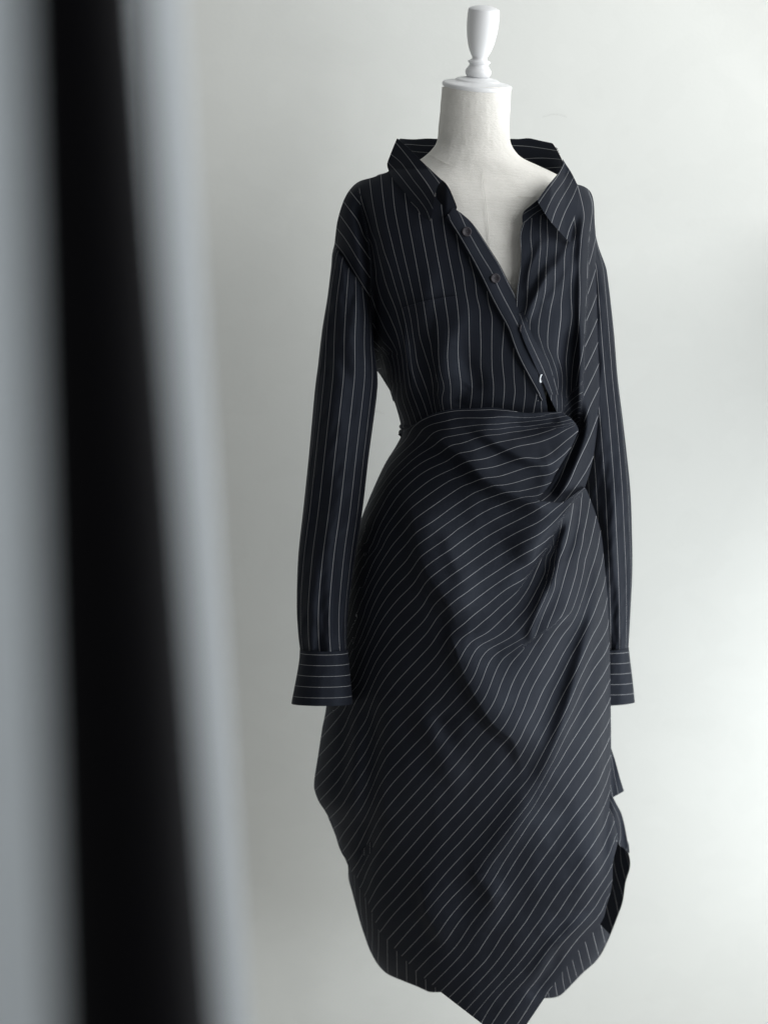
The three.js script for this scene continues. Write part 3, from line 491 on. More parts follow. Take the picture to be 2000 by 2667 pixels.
const skirtLines = stripes([
  [-1, Z1(0, 180, 150, 120, 500, 90, 800, 110, 1130, 120)],
  [0, Z2(530, 640, 610, 565, 660, 520, 690, 450, 720, 385, 850, 300, 960, 250, 1150, 205, 1400, 195, 1590, 185), Z1(600, 132, 720, 148, 850, 172, 1000, 168, 1130, 165)],
  [1, Z2(480, 790, 560, 700, 690, 580, 770, 500, 805, 430, 830, 395, 900, 360, 1070, 325, 1200, 283, 1400, 285, 1560, 290, 1640, 270), Z1(640, 195, 690, 187, 900, 195, 1120, 190)],
  [2, Z2(350, 1080, 400, 1005, 440, 950, 500, 870, 600, 760, 700, 670, 800, 590, 890, 515, 905, 465, 940, 435, 1040, 402, 1150, 410, 1350, 370, 1500, 358, 1650, 360), Z1(650, 256, 800, 250, 1000, 235, 1110, 215)],
  [3, Z2(340, 1190, 390, 1100, 440, 1020, 500, 940, 600, 845, 730, 720, 850, 640, 980, 570, 1000, 530, 1050, 492, 1130, 480, 1235, 445)],
  [4, Z2(330, 1360, 380, 1260, 430, 1150, 500, 1040, 600, 945, 640, 910, 720, 840, 810, 770, 900, 725, 1050, 650, 1085, 600, 1140, 568, 1230, 570, 1330, 530, 1420, 490, 1520, 465, 1650, 452), Z1(700, 308, 850, 280, 970, 258, 1100, 225)],
  [5, Z2(1650, 540, 1500, 590, 1330, 655, 1230, 650, 1190, 670, 1120, 740, 1000, 790, 920, 825, 780, 910, 650, 1030, 540, 1160, 440, 1320, 370, 1450, 310, 1580), Z1(660, 385, 800, 365, 900, 340, 1000, 305, 1130, 250)],
  [6, Z2(1650, 672, 1550, 715, 1430, 740, 1330, 740, 1270, 765, 1190, 820, 1050, 880, 900, 960, 800, 1040, 700, 1120, 600, 1230, 480, 1390, 400, 1520, 350, 1680), Z1(645, 480, 720, 445, 800, 415, 950, 392, 1080, 340, 1170, 280)],
  [7, Z2(1650, 800, 1550, 825, 1380, 845, 1320, 875, 1220, 930, 1170, 930, 1050, 1005, 900, 1110, 700, 1260, 650, 1320, 500, 1490, 400, 1640, 310, 1830), Z1(645, 572, 750, 535, 850, 508, 920, 518, 980, 517, 1060, 470, 1150, 395, 1250, 310)],
  [8, Z2(1650, 915, 1560, 940, 1490, 922, 1430, 950, 1350, 995, 1290, 1000, 1150, 1090, 950, 1230, 750, 1370, 700, 1420, 640, 1510, 500, 1660, 400, 1820, 310, 1985), Z1(645, 660, 700, 640, 900, 572, 960, 570, 1030, 572, 1090, 545, 1150, 490, 1190, 440)],
  [9, Z2(1620, 995, 1570, 1010, 1490, 1060, 1400, 1080, 1330, 1130, 1150, 1250, 950, 1400, 770, 1510, 720, 1560), Z1(680, 735, 800, 695, 930, 655, 1060, 640, 1090, 615, 1130, 560), R2(710, 0, 650, 85, 560, 170, 480, 270, 390, 390, 310, 540, 280, 620, 240, 700)],
  [10, Z2(1650, 1105, 1600, 1135, 1500, 1160, 1400, 1215, 1200, 1350, 1000, 1490), Z1(645, 789, 715, 757), Z1(790, 788, 900, 750, 1030, 715, 1060, 690), R2(890, 0, 760, 90, 720, 150, 690, 210, 640, 270, 550, 360, 460, 460, 380, 570, 310, 700, 260, 840, 210, 960)],
  [11, Z2(1650, 1230, 1580, 1255, 1450, 1320, 1200, 1490), R1(0, 308, 250, 140, 400, 70, 490, 40, 550, 0), Z1(800, 803, 830, 808, 945, 815, 970, 795), R2(1105, 0, 900, 140, 790, 220, 755, 270, 720, 350, 640, 430, 540, 530, 440, 650, 340, 810, 290, 920, 230, 1070)],
  [12, R1(0, 460, 200, 320, 400, 200, 550, 130, 640, 90, 700, 40, 750, 17), R2(1305, 0, 1200, 75, 1150, 120, 1000, 215, 840, 335, 790, 400, 760, 470, 680, 555, 560, 670, 470, 780, 390, 890, 320, 1000, 280, 1090, 200, 1280)],
  [13, R1(0, 608, 250, 425, 450, 310, 600, 235, 780, 140, 850, 90, 920, 42, 960, 38), R2(1230, 205, 1050, 330, 900, 445, 840, 510, 800, 600, 700, 700, 580, 820, 480, 930, 400, 1050, 320, 1180, 270, 1290, 180, 1500), R4(0, 490, 130, 340, 240, 200)],
  [14, R1(0, 755, 250, 575, 450, 445, 650, 335, 820, 260, 900, 210, 1000, 120, 1080, 60, 1130, 10), R2(1244, 335, 1150, 400, 930, 580, 880, 650, 840, 740, 760, 820, 600, 980, 500, 1090, 400, 1230, 330, 1320, 290, 1420, 190, 1640), R4(430, 0, 340, 140, 295, 260, 250, 400, 130, 520, 0, 660)],
  [15, R1(0, 905, 250, 720, 450, 590, 650, 475, 820, 395, 900, 340, 1000, 250, 1100, 140, 1210, 20), R2(1240, 490, 1010, 670, 930, 760, 880, 860, 830, 920, 700, 1050, 560, 1190, 440, 1330, 350, 1460, 300, 1570, 270, 1650), R4(510, 0, 480, 100, 380, 250, 310, 360, 270, 480, 220, 600, 100, 730, 0, 835)],
  [16, R1(0, 1060, 200, 905, 450, 740, 600, 640, 720, 570, 800, 540, 820, 515), R2(1250, 620, 1080, 770, 970, 880, 930, 960, 880, 1030, 750, 1170, 600, 1320, 480, 1450, 400, 1560, 340, 1659), R4(585, 0, 545, 90, 515, 200, 480, 320, 400, 420, 300, 570, 250, 700, 200, 760, 100, 880, 0, 990)],
  [17, R1(0, 1210, 200, 1050, 400, 905, 560, 800, 700, 730, 790, 670, 830, 610), R2(1244, 770, 1200, 820, 1030, 990, 980, 1070, 930, 1150, 800, 1290, 650, 1450, 540, 1570, 470, 1659), R4(720, 0, 600, 150, 560, 240, 530, 350, 490, 460, 390, 590, 300, 740, 240, 880, 180, 960, 0, 1150)],
  [18, R1(0, 1385, 140, 1250, 300, 1130, 450, 1000, 600, 910, 690, 860, 740, 800), R2(1240, 950, 1200, 990, 1100, 1090, 1040, 1190, 980, 1280, 800, 1470, 690, 1580, 620, 1659), R4(875, 0, 680, 220, 600, 330, 555, 450, 520, 560, 480, 650, 370, 790, 270, 940, 220, 1060, 160, 1140, 20, 1290)],
  [19, R1(0, 1510, 40, 1475, 120, 1430, 240, 1320, 330, 1250, 430, 1150, 520, 1080, 575, 1030), R2(1240, 1090, 1180, 1190, 1080, 1310, 980, 1450, 780, 1659), R4(1035, 0, 880, 160, 740, 300, 650, 430, 580, 560, 540, 690, 490, 810, 380, 970, 280, 1110, 220, 1240, 160, 1290, 80, 1370)],
  [20, R1(25, 1659, 60, 1600, 90, 1555, 150, 1515, 230, 1480, 300, 1440, 400, 1340, 480, 1260, 570, 1180, 650, 1080, 720, 980, 770, 880, 810, 780, 870, 650), R2(1270, 1240, 1230, 1330, 1100, 1480, 945, 1659), R4(1200, 0, 1040, 170, 900, 310, 760, 460, 660, 590, 600, 700, 550, 840, 510, 960, 470, 1040, 370, 1180, 270, 1310, 210, 1420, 120, 1480)],
  [21, R1(140, 1659, 170, 1610, 230, 1560, 330, 1520, 420, 1470, 500, 1410, 600, 1290, 700, 1190, 780, 1050, 880, 880, 940, 770), R2(1340, 1330, 1300, 1430, 1220, 1520, 1095, 1659), R4(1350, 0, 1280, 90, 1200, 160, 1080, 290, 950, 430, 800, 590, 700, 690, 640, 790, 580, 900, 540, 1020, 500, 1120, 440, 1250, 330, 1400, 240, 1510, 180, 1620)],
  [22, R1(260, 1659, 300, 1620, 400, 1570, 520, 1510, 600, 1450, 700, 1330, 800, 1200, 900, 1050, 965, 910), R2(1460, 1300, 1420, 1420, 1380, 1520, 1265, 1659), R4(1515, 0, 1380, 150, 1220, 310, 1130, 440, 1000, 570, 850, 730, 720, 870, 640, 980, 590, 1070, 550, 1180, 500, 1300, 440, 1410, 340, 1560, 270, 1659), R6(104, 0, 50, 75)],
  [23, R3(0, 1025, 100, 910, 190, 800, 240, 680, 270, 590, 330, 470, 400, 410, 500, 350, 600, 305, 700, 245, 740, 205), R4(1659, 20, 1590, 100, 1430, 250, 1270, 420, 1180, 560, 1040, 700, 880, 860, 740, 1010, 650, 1130, 590, 1230, 545, 1350, 490, 1480, 400, 1659), R6(234, 0, 200, 70, 105, 175)],
  [24, R3(0, 1195, 150, 1040, 250, 920, 310, 790, 350, 680, 400, 560, 440, 490, 510, 430, 600, 390), R1(790, 1500, 820, 1440, 850, 1330, 880, 1230, 920, 1080, 980, 890), R1(1000, 850, 1060, 650, 1130, 490, 1190, 200, 1215, 40), R4(1659, 200, 1520, 330, 1370, 490, 1230, 670, 1080, 830, 900, 1030, 760, 1190, 660, 1310, 590, 1400, 540, 1520, 490, 1640), R6(324, 0, 280, 120, 230, 200, 145, 290)],
  [25, R3(0, 1365, 150, 1200, 270, 1085, 350, 960, 390, 870, 430, 750, 490, 620, 560, 490, 650, 375), R1(1300, 0, 1290, 200, 1280, 330, 1230, 500, 1180, 640, 1100, 900, 1040, 1100, 980, 1280, 930, 1390), R4(1659, 370, 1500, 530, 1350, 710, 1200, 880, 1000, 1100, 800, 1320, 680, 1450, 600, 1560, 545, 1659), R6(375, 0, 320, 110, 270, 230, 205, 360)],
  [26, R1(1395, 0, 1370, 150, 1330, 270, 1290, 400), R1(1285, 640, 1260, 760, 1200, 980, 1150, 1130, 1100, 1250, 1030, 1330), R3(850, 260, 800, 330, 720, 470, 620, 620, 550, 760, 500, 900, 460, 1000, 380, 1140, 320, 1200, 200, 1310, 0, 1555), R4(1659, 540, 1450, 780, 1250, 1000, 1000, 1270, 800, 1490, 660, 1659), R6(495, 0, 430, 90, 350, 190, 290, 330, 270, 420, 230, 470)],
  [27, R1(1450, 230, 1430, 350, 1380, 530, 1310, 690), R1(1298, 900, 1270, 1020, 1230, 1130, 1200, 1210), R3(1150, 20, 1050, 130, 960, 260, 840, 450, 720, 660, 640, 820, 590, 960, 540, 1080, 480, 1190, 420, 1270, 300, 1380, 180, 1510, 70, 1640), R4(1659, 720, 1400, 1000, 1150, 1280, 950, 1500, 815, 1659), R6(650, 0, 500, 180, 390, 330, 350, 420, 330, 500, 285, 550)],
  [28, R1(1495, 400, 1480, 530, 1440, 680, 1390, 800, 1340, 960, 1290, 1120), R3(1230, 30, 1200, 110, 1100, 220, 1000, 390, 900, 560, 800, 730, 730, 880, 680, 1020, 620, 1150, 540, 1310, 430, 1420, 330, 1540, 230, 1659), R4(1659, 900, 1400, 1190, 1150, 1460, 975, 1659), R5(225, 0, 120, 125, 0, 260), R6(810, 0, 600, 240, 450, 410, 370, 530, 350, 600, 330, 650)],
  [29, R1(1535, 610, 1510, 740, 1460, 900, 1390, 1050, 1320, 1250), R3(1300, 80, 1200, 280, 1100, 440, 1000, 640, 900, 800, 840, 930, 790, 1050, 700, 1210, 650, 1330, 600, 1410, 500, 1530, 390, 1659), R5(390, 0, 200, 220, 0, 445), R6(975, 0, 750, 270, 550, 500, 430, 620, 370, 690)],
  [30, R1(1560, 830, 1540, 960, 1480, 1120, 1430, 1240), R3(1430, 0, 1370, 120, 1290, 270, 1210, 400, 1120, 580, 1010, 800, 900, 1040, 800, 1240, 720, 1390, 640, 1540, 550, 1659), R5(550, 0, 400, 180, 250, 345, 0, 620), R6(1135, 0, 1000, 160, 850, 320, 600, 610, 480, 740, 410, 840)],
  [31, R1(1580, 1050, 1560, 1180), R3(1540, 0, 1510, 80, 1420, 220, 1350, 400, 1290, 540, 1210, 690, 1140, 800, 1050, 970, 950, 1170, 860, 1340, 780, 1500, 690, 1659), R5(690, 0, 640, 60, 500, 220, 300, 460, 120, 660, 0, 795), R6(1295, 0, 1150, 150, 1000, 320, 800, 540, 600, 750, 455, 940)],
  [32, R1(1592, 1290), R3(1585, 130, 1540, 240, 1420, 410, 1320, 600, 1270, 720, 1240, 830, 1190, 960, 1100, 1140, 1000, 1300, 900, 1470, 800, 1659), R5(800, 0, 740, 110, 600, 270, 450, 450, 250, 690, 0, 965), R6(1450, 0, 1300, 160, 1130, 350, 950, 580, 800, 740, 540, 1020)],
  [33, R3(1590, 330, 1550, 440, 1450, 560, 1360, 710, 1290, 830, 1240, 940, 1190, 1060, 1110, 1230, 1020, 1430, 905, 1659), R5(905, 0, 750, 240, 600, 430, 400, 670, 200, 910, 0, 1140), R6(1600, 0, 1400, 220, 1200, 440, 1050, 610, 940, 740, 800, 890, 615, 1110)],
  [34, R3(1580, 560, 1550, 640, 1450, 780, 1350, 930, 1260, 1070, 1180, 1200, 1100, 1350, 1020, 1530, 960, 1659), R5(945, 0, 900, 110, 780, 330, 600, 560, 400, 820, 250, 1020, 150, 1160, 0, 1310), R6(1530, 270, 1350, 450, 1150, 660, 1010, 850, 900, 980, 690, 1200)],
  [35, R3(1590, 740, 1540, 860, 1450, 990, 1350, 1140, 1250, 1290, 1150, 1440, 1015, 1659), R5(1010, 0, 900, 190, 820, 340, 770, 450, 680, 570, 560, 740, 450, 890, 330, 1040, 230, 1210, 150, 1310, 0, 1460), R6(1560, 380, 1400, 560, 1200, 790, 1070, 980, 950, 1090, 770, 1280)],
  [36, R3(1600, 930, 1550, 1050, 1450, 1200, 1350, 1360, 1250, 1510, 1150, 1659), R5(1145, 0, 1000, 220, 880, 390, 760, 550, 600, 800, 480, 990, 400, 1130, 300, 1290, 150, 1460, 0, 1640), R6(1500, 600, 1300, 840, 1150, 1060, 1000, 1200, 850, 1360)],
  [37, R3(1605, 1130, 1560, 1240, 1480, 1360, 1380, 1520, 1295, 1659), R5(1285, 0, 1100, 270, 900, 550, 700, 840, 560, 1050, 440, 1250, 340, 1400, 130, 1659), R6(1659, 590, 1450, 840, 1300, 1070, 1150, 1230, 930, 1440)],
  [38, R3(1610, 1320, 1560, 1440, 1500, 1550, 1435, 1659), R5(1430, 0, 1200, 340, 1000, 620, 800, 880, 640, 1130, 500, 1330, 410, 1460, 270, 1659), R6(1659, 740, 1450, 1020, 1300, 1220, 1020, 1510)],
  [39, R3(1615, 1530, 1560, 1659), R5(1560, 0, 1510, 120, 1400, 290, 1200, 550, 1000, 830, 800, 1100, 600, 1380, 410, 1659), R7(400, 740, 300, 860, 0, 1165)],
  [40, R5(1615, 0, 1560, 190, 1480, 360, 1350, 530, 1100, 870, 900, 1150, 700, 1450, 560, 1659), R7(650, 570, 500, 810, 350, 970, 80, 1235)],
  [41, R5(1610, 240, 1540, 430, 1450, 590, 1250, 860, 1050, 1120, 850, 1420, 705, 1659), R7(800, 560, 600, 840, 400, 1070, 180, 1300)],
  [42, R5(1595, 480, 1550, 620, 1450, 790, 1250, 1080, 1050, 1350, 850, 1659), R7(1050, 410, 850, 690, 600, 1010, 440, 1180, 265, 1370)],
  [43, R5(1570, 770, 1530, 880, 1400, 1050, 1200, 1330, 990, 1659), R7(1200, 370, 950, 720, 700, 1030, 500, 1250, 340, 1430)],
  [44, R5(1575, 970, 1500, 1110, 1350, 1310, 1120, 1659), R7(1380, 340, 1150, 620, 900, 920, 680, 1130, 550, 1290, 430, 1510)],
  [45, R5(1560, 1180, 1450, 1360, 1230, 1659), R7(1500, 310, 1300, 550, 1160, 700, 1000, 920, 880, 1070, 740, 1230, 640, 1370, 540, 1522)],
  [46, R5(1570, 1310, 1480, 1460), R7(1659, 260, 1500, 440, 1300, 640, 1220, 760, 1120, 900, 1040, 1040, 940, 1150, 800, 1360, 680, 1522)],
  [47, R5(1570, 1410, 1530, 1540), R7(1659, 400, 1480, 590, 1350, 760, 1200, 970, 1050, 1160, 920, 1370, 820, 1522)],
], [R1(1240, -10, 1080, 222, 990, 432, 902, 580, 750, 803, 690, 872, 610, 990), R3(660, 352, 790, 262, 900, 185, 1000, 118, 1110, 30, 1190, -30)]);
const wrap = [...curve([...Z2(560, 470, 640, 425), ...Z2(720, 372, 850, 290, 960, 240, 1150, 195, 1400, 185, 1590, 176), ...Z1(720, 142, 850, 166, 1000, 162, 1130, 158)]),
  ...curve([...Z1(1150, 175, 1200, 205, 1240, 250, 1262, 290)]), ...curve(Z1(1258, 312, 1205, 430, 1152, 520, 1085, 630, 1052, 700, 990, 780, 930, 830)), ...curve(Z1(960, 845, 1040, 853, 1130, 858, 1180, 830, 1240, 785, 1310, 738)),
  ...curve([...Z1(1330, 770, 1365, 860, 1400, 960, 1440, 1110), ...C6(1190, 0, 1210, 250, 1225, 600, 1232, 1070, 1235, 1430), ...Z3(660, 1050, 640, 1400, 632, 1560), ...Z6(606, 110, 660, 230, 700, 380, 706, 480, 695, 580, 652, 740, 636, 850, 635, 1020, 620, 1160, 590, 1300, 550, 1420, 520, 1560, 470, 1670, 340, 1830, 240, 1950, 140, 2080, 60, 2212), ...R7(1300, 960, 1110, 1240, 920, 1522)]),
  ...S(1355, 2690, 1310, 2712, 1275, 2690), ...R7(437, 1522), ...R7(200, 1340, 0, 1185),
  ...R6(1110, 1590, 1025, 1520, 930, 1440, 850, 1365, 770, 1290, 690, 1205, 610, 1120, 540, 1030, 450, 945),
  ...curve([...R6(410, 845, 370, 745, 330, 650, 285, 550, 230, 470, 205, 360, 145, 290, 105, 190, 40, 90), ...S(879, 2194, 865, 2146, 846, 2112, 831, 2089, 821, 2064, 818, 2038, 828, 1971, 839, 1899, 849, 1846, 858, 1750, 875, 1600, 908, 1450, 948, 1333, 996, 1222, 1030, 1165, 1045, 1137)])];
const skirt = cloth('wrap_skirt', wrap, zSkirt, skirtLines, dress, { step: 3.5, slant: [0.7, -0.7], rim: 0.003 });

// --- the under front: the other half of the shirt below the wrap, its curved tail showing under the wrap's edge
cloth('under_front', [...curve([...R6(108, 215, 110, 260, 115, 370, 150, 500, 200, 690, 250, 870, 300, 1020, 340, 1130, 390, 1230, 450, 1320, 540, 1400, 700, 1470, 850, 1530, 960, 1580, 1000, 1592, 1110, 1592)]), ...S(1200, 2590, 1300, 2598), ...curve([...S(1400, 2599), ...R7(1110, 1243, 1190, 1240, 1265, 1220, 1335, 1165, 1460, 1035, 1535, 960, 1659, 850), ...Z6(480, 2080, 560, 1950, 600, 1860)]), ...Z6(430, 1690), ...S(1480, 2390, 1300, 2380, 1080, 2320, 980, 2180)],
  (x, y) => bodyZ(x, y) + 0.002 + skirtUnder(x, y), stripes([0, 1, 2, 3, 4, 5, 6].map((k) => [k, R6(430 + 102 * k, 880, 432 + 102 * k, 1250, 440 + 102 * k, 1600)]).concat([[-1, R6(365, 600, 372, 850, 368, 1100)], [-2, R6(290, 480, 300, 760, 320, 1000)], [-3, R6(235, 380, 240, 640, 270, 900)],
    [10, R7(1225, 1090, 1245, 1210)], [11, R7(1310, 985, 1312, 1080, 1335, 1165)], [12, R7(1352, 915, 1365, 1000, 1400, 1100)], [13, R7(1412, 840, 1430, 930, 1465, 1030)], [14, R7(1480, 745, 1500, 840, 1535, 955)], [15, R7(1550, 645, 1580, 760, 1612, 880)], [16, R7(1632, 540, 1659, 650)]])), dress, { step: 4, rim: 0.003 });
// --- back of the dress: one panel from the shoulders to the curved shirt-tail hem, seen from inside below the wrap
const backOutline = [...curve(S(985, 455, 1100, 430, 1240, 425, 1400, 440, 1490, 470)), ...[520, 600, 700, 800, 900, 1020, 1100, 1172, 1235, 1290, 1340, 1420, 1500, 1600, 1700, 1800, 1900, 1960].map((y) => [XR(y) - 3, y]),
  ...curve([...S(1588, 2000, 1590, 2110), ...Z6(720, 540, 790, 600, 860, 680, 886, 790, 880, 900, 820, 1100, 780, 1370, 700, 1600, 560, 1950, 420, 2200), ...R7(1535, 960, 1460, 1035, 1335, 1165, 1265, 1220, 1190, 1240, 1110, 1243)]), ...curve(S(1400, 2596, 1280, 2600, 1160, 2586)),
  ...curve([...R6(1110, 1592, 1000, 1592, 960, 1580, 850, 1530, 700, 1470, 540, 1400, 450, 1320, 390, 1230, 340, 1130, 300, 1020, 250, 870, 200, 690, 150, 500, 115, 370, 110, 230)]), ...[2200, 2120, 2060, 2000, 1900, 1800, 1700, 1600, 1450, 1333, 1222, 1140, 1100, 1020, 970, 900, 800, 700, 600, 520].map((y) => [XL(y) + 3, y])];
cloth('back_panel', backOutline, (x, y) => { const l = XL(y), r = XR(y); const k = smooth(1525, 1560, x) * smooth(2100, 2190, y); return (1 - k) * -0.8 * DEP(y) * round((x - (l + r) / 2) / ((r - l) / 2 + 2)) - k * (0.032 - 0.0004 * (x - 1560)); },
  stripes([0, 1, 2, 3, 4, 5, 6].map((k) => [k, R6(430 + 102 * k, 880, 432 + 102 * k, 1250, 440 + 102 * k, 1600)]).concat([[-1, R6(365, 600, 372, 850, 368, 1100)], [-2, R6(290, 480, 300, 760, 320, 1000)], [-3, R6(235, 380, 240, 640, 270, 900)],
    [10, R7(1225, 1090, 1245, 1210)], [11, R7(1310, 985, 1312, 1080, 1335, 1165)], [12, R7(1352, 915, 1365, 1000, 1400, 1100)], [13, R7(1412, 840, 1430, 930, 1465, 1030)], [14, R7(1480, 745, 1500, 840, 1535, 955)], [15, R7(1550, 645, 1580, 760, 1612, 880)], [16, R7(1632, 540, 1659, 650)],
    [17, Z6(450, 1690, 490, 1830, 530, 1960)], [18, Z6(550, 1460, 590, 1620, 630, 1760)], [19, Z6(635, 1150, 680, 1330, 705, 1490)], [20, Z6(655, 830, 700, 1050, 765, 1230)], [21, Z6(745, 610, 760, 800, 815, 1030)], [22, Z6(820, 640, 850, 780, 880, 900)]]).concat([[8, S(1330, 2400, 1330, 2600)]])), dress, { step: 5, rim: 0.003 });
// side pieces of the shirt tail showing behind the wrap
cloth('side_flap', [...curve(Z3(640, 250, 690, 420, 750, 600, 830, 900, 885, 1080, 920, 1182)), ...Z3(705, 1305, 640, 1250, 560, 900)], (x, y) => -0.004 - 0.0006 * (x - 1585) + 0.002 * Math.sin(x / 5), stripes([[0, Z3(660, 400, 680, 620, 740, 920, 770, 1080, 810, 1200, 815, 1260)], [1, Z3(760, 500, 850, 900, 910, 1200)], [-1, Z3(600, 600, 650, 1000, 690, 1260)]]), dress, { step: 2.5 });
cloth('side_flap', [...curve([...Z3(640, 1230, 700, 1300, 780, 1450, 865, 1610, 925, 1830, 990, 2170), ...Z6(862, 520, 878, 660)]), ...curve(Z6(874, 690, 820, 622, 760, 580, 706, 540)), ...Z6(660, 440, 560, 200, 560, 60)], (x, y) => -0.012 - 0.0007 * (x - 1590) + 0.003 * Math.sin((x - 1590) / 5.2 - (y - 2100) / 60), stripes([[0, Z3(650, 1350, 720, 1480, 790, 1620, 850, 1760, 865, 1900, 870, 2050)], [1, Z3(780, 1400, 900, 1700, 960, 2000, 980, 2150)], [-1, Z3(640, 1590, 720, 1680, 740, 1850, 690, 2000, 650, 2120)], [-2, Z3(600, 1620, 650, 1760, 650, 1950, 600, 2150)]]), dress, { step: 2.5 });

// --- waist tie showing as two small rolls at the side
for (const [x, y, r, w] of [[1050, 1111, 0.0036, 26], [1052, 1127, 0.0055, 30]]) {
  const c = new THREE.CatmullRomCurve3([0, 0.25, 0.5, 0.75, 1].map((t) => new THREE.Vector3(...at(x - 4 + w * (1 - Math.sin(t * Math.PI)) * 1.2, y + (t - 0.5) * 5, 0.045 - 0.09 * t))));
  const g = new THREE.TubeGeometry(c, 30, r, 14);
  obj('waist_tie', g, FABRIC, dress);
}

// --- sleeves and cuffs: tubes of cloth through pairs of edge points
function tube(name, rows, parent, { N = 64, M = 160, along = true, pitch = 29, crumple = 1, offset = 0, v0 = 0, bow = 0, gather = 0, front = 1 } = {}) {
  const col = (k) => { const c = table(rows.map((r, i) => [i / (rows.length - 1), r[k]])); return c; }, f = [0, 1, 2, 3, 4, 5].map(col);   // lx, ly, rx, ry, z, half depth
  const pos = [], uv = [], idx = [];
  for (let j = 0; j <= M; j++) for (let i = 0; i <= N; i++) {
    const t = j / M, th = (i / N) * 2 * Math.PI, [lx, ly, rx, ry, z, d] = f.map((g) => g(t)), c = -Math.cos(th), s = Math.sin(th), R = Math.hypot(rx - lx, ry - ly) / 2;
    const px = (lx + rx) / 2 + ((rx - lx) / 2) * c, py = (ly + ry) / 2 + ((ry - ly) / 2) * c + bow * s;
    const cr = crumple * (0.0022 * noise.noise(c * 2.2 + offset, py / 75, s * 2 + 3) + 0.005 * noise.noise(c * 1.5 + offset + 9, py / 230, s * 1.5) + 0.0016 * noise.noise(c * 5 + py / 60, py / 45 - c * 2, s * 3 + 7))
      + gather * 0.0014 * Math.sin(c * 11 + offset) * smooth(0.86, 0.99, t);
    pos.push(...at(px, py, z + d * s * (1 + 0.0) + cr * (s > -0.2 ? 1 : 0.3) * Math.min(1, Math.abs(s) * 2)));
    if (along) uv.push(((th - Math.PI / 2) * R / pitch + offset) / 4, py / 112); else uv.push((py - bow * s - v0) / pitch / 4, th * R / 112);
    if (i < N && j < M) { const a = j * (N + 1) + i; idx.push(a, a + 1, a + N + 1, a + 1, a + N + 2, a + N + 1); }
  }
  const g = new THREE.BufferGeometry(); g.setAttribute('position', new THREE.Float32BufferAttribute(pos, 3)); g.setAttribute('uv', new THREE.Float32BufferAttribute(uv, 2)); g.setIndex(idx); g.computeVertexNormals();
  return obj(name, g, FABRIC, parent);
}
const sleeveL = tube('sleeve', [[892, 640, 950, 728, 0.0, 0.02], [868, 652, 962, 764, 0.014, 0.042], [862, 700, 964, 790, 0.022, 0.046], [852, 780, 968, 830, 0.03, 0.046], [839, 859, 974, 900, 0.038, 0.045], [828, 954, 983, 975, 0.045, 0.045], [820, 1017, 981, 1033, 0.05, 0.045], [805, 1181, 961, 1185, 0.065, 0.044], [790, 1326, 944, 1330, 0.082, 0.042], [777, 1447, 925, 1450, 0.1, 0.04], [773, 1567, 908, 1570, 0.118, 0.038], [776, 1642, 903, 1645, 0.126, 0.036], [782, 1696, 903, 1698, 0.13, 0.033]], dress, { offset: 0.35, gather: 1, crumple: 1.5 });
tube('cuff', [[781, 1691, 906, 1691, 0.13, 0.036], [779, 1722, 909, 1722, 0.131, 0.037], [771, 1769, 913, 1769, 0.132, 0.039], [760, 1826, 918, 1826, 0.133, 0.041], [760, 1833, 918, 1833, 0.133, 0.0412]], sleeveL, { along: false, pitch: 28, v0: 1700, crumple: 0.35, M: 40, bow: 6 });
const sleeveR = tube('sleeve', [[1475, 560, 1540, 572, -0.012, 0.03], [1480, 600, 1549, 606, -0.016, 0.04], [1482, 640, 1559, 645, -0.018, 0.044], [1485, 690, 1576, 692, -0.02, 0.046], [1486, 716, 1581, 716, -0.022, 0.046], [1488, 780, 1589, 780, -0.024, 0.045], [1492, 875, 1599, 875, -0.026, 0.044], [1500, 985, 1608, 985, -0.028, 0.043], [1508, 1100, 1622, 1100, -0.03, 0.042], [1515, 1265, 1640, 1265, -0.03, 0.04], [1522, 1386, 1645, 1386, -0.028, 0.038], [1530, 1482, 1646, 1482, -0.028, 0.036], [1540, 1579, 1642, 1579, -0.028, 0.034], [1546, 1651, 1638, 1651, -0.028, 0.031], [1548, 1692, 1636, 1692, -0.028, 0.029]], dress, { offset: 0.1, pitch: 24, gather: 1, crumple: 1.5 });
tube('cuff', [[1546, 1690, 1637, 1688, -0.028, 0.033], [1543, 1730, 1641, 1725, -0.028, 0.034], [1538, 1780, 1647, 1772, -0.028, 0.036], [1532, 1832, 1652, 1824, -0.028, 0.038], [1532, 1838, 1652, 1828, -0.028, 0.038]], sleeveR, { along: false, pitch: 27, v0: 1697, crumple: 0.35, M: 40, bow: 5 });

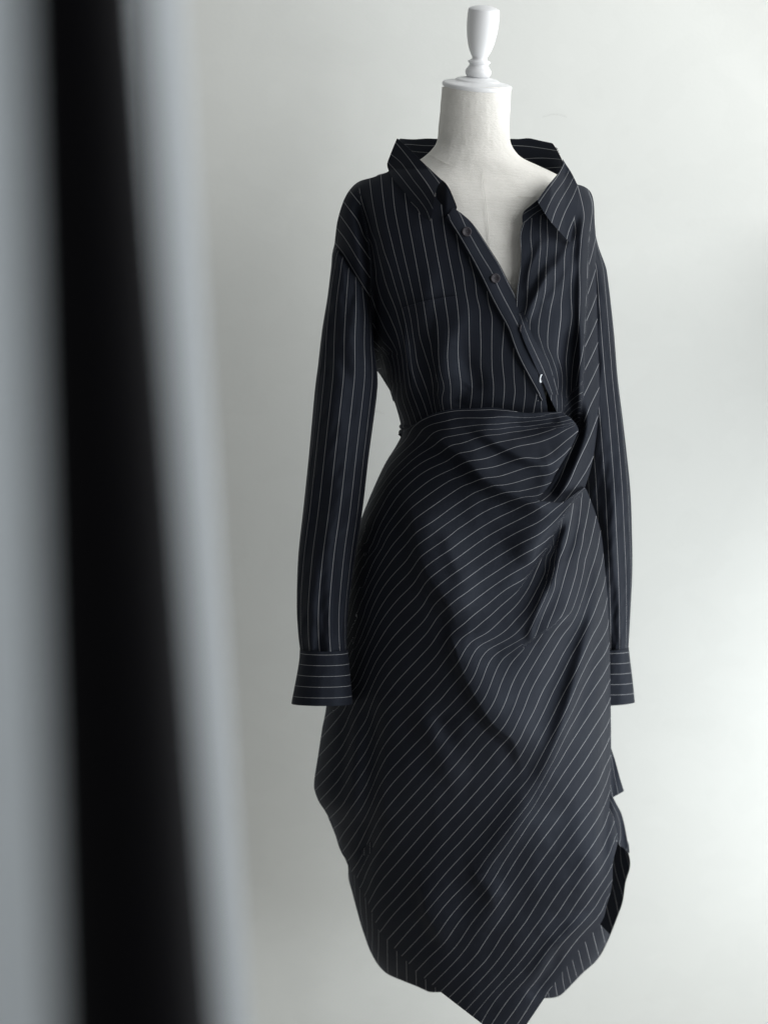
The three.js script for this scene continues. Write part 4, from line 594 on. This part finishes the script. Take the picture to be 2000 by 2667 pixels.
// ------------------------------------------------------------------ out-of-focus uprights close to the lens
{
  const zP = 1.96, black = std([0.004, 0.004, 0.0055], 0.7, { specularIntensity: 0.2 }), pale = std([0.66, 0.71, 0.745], 0.7);
  {                                                            // a round post, a little thicker towards its foot
    const e = [[46, 150], [398, 592]].map(([t, b]) => (y) => { const A = at(t, 0, zP), B = at(b, 2667, zP); return A[0] + ((B[0] - A[0]) * (A[1] - y)) / (A[1] - B[1]); });
    const g = new THREE.CylinderGeometry(1, 1, 2.4, 48, 24), p = g.attributes.position;
    for (let i = 0; i < p.count; i++) { const y = p.getY(i) + 1.2, l = e[0](y), q = e[1](y), R = (q - l) / 2; p.setXYZ(i, (l + q) / 2 + p.getX(i) * R, y, zP + p.getZ(i) * R); }
    g.computeVertexNormals();
    tag(obj('upright_post', g, black), 'blurred black upright post very close, crossing the full height', 'post');
  }
  // a pale folded board behind the post: its left leaf faces the room, its right leaf turns towards the window
  const edge = (t, b, z) => (y) => { const A = at(t, 0, z), B = at(b, 2667, z); return A[0] + ((B[0] - A[0]) * (A[1] - y)) / (A[1] - B[1]); };
  const leaf = (name, e0, z0, e1, z1, parent) => {
    const g = new THREE.BufferGeometry(), p = [], th = 0.012, nx = z0 - z1, L = Math.hypot(nx, e1(1.2) - e0(1.2)), off = [-(nx / L) * th, -((e1(1.2) - e0(1.2)) / L) * th];
    for (const y of [0, 2.4]) for (const [e, z] of [[e0, z0], [e1, z1]]) for (const k of [0, 1]) p.push(e(y) + k * off[0], y, z + k * off[1]);
    g.setAttribute('position', new THREE.Float32BufferAttribute(p, 3));
    g.setIndex([0, 2, 6, 0, 6, 4, 1, 5, 7, 1, 7, 3, 2, 3, 7, 2, 7, 6, 0, 4, 5, 0, 5, 1, 4, 6, 7, 4, 7, 5, 0, 1, 3, 0, 3, 2]);
    const h = g.toNonIndexed(); h.computeVertexNormals();
    return obj(name, h, pale, parent);
  };
  const board = new THREE.Group(); board.name = 'pale_board'; scene.add(board);
  tag(board, 'blurred pale grey folded board behind the black post', 'board');
  const spine = edge(225, 380, 1.70);
  leaf('leaf', edge(-420, -420, 1.78), 1.78, spine, 1.70, board);
  leaf('leaf', spine, 1.699, edge(478, 652, 1.64), 1.64, board);
}
renderer.render(scene, camera);
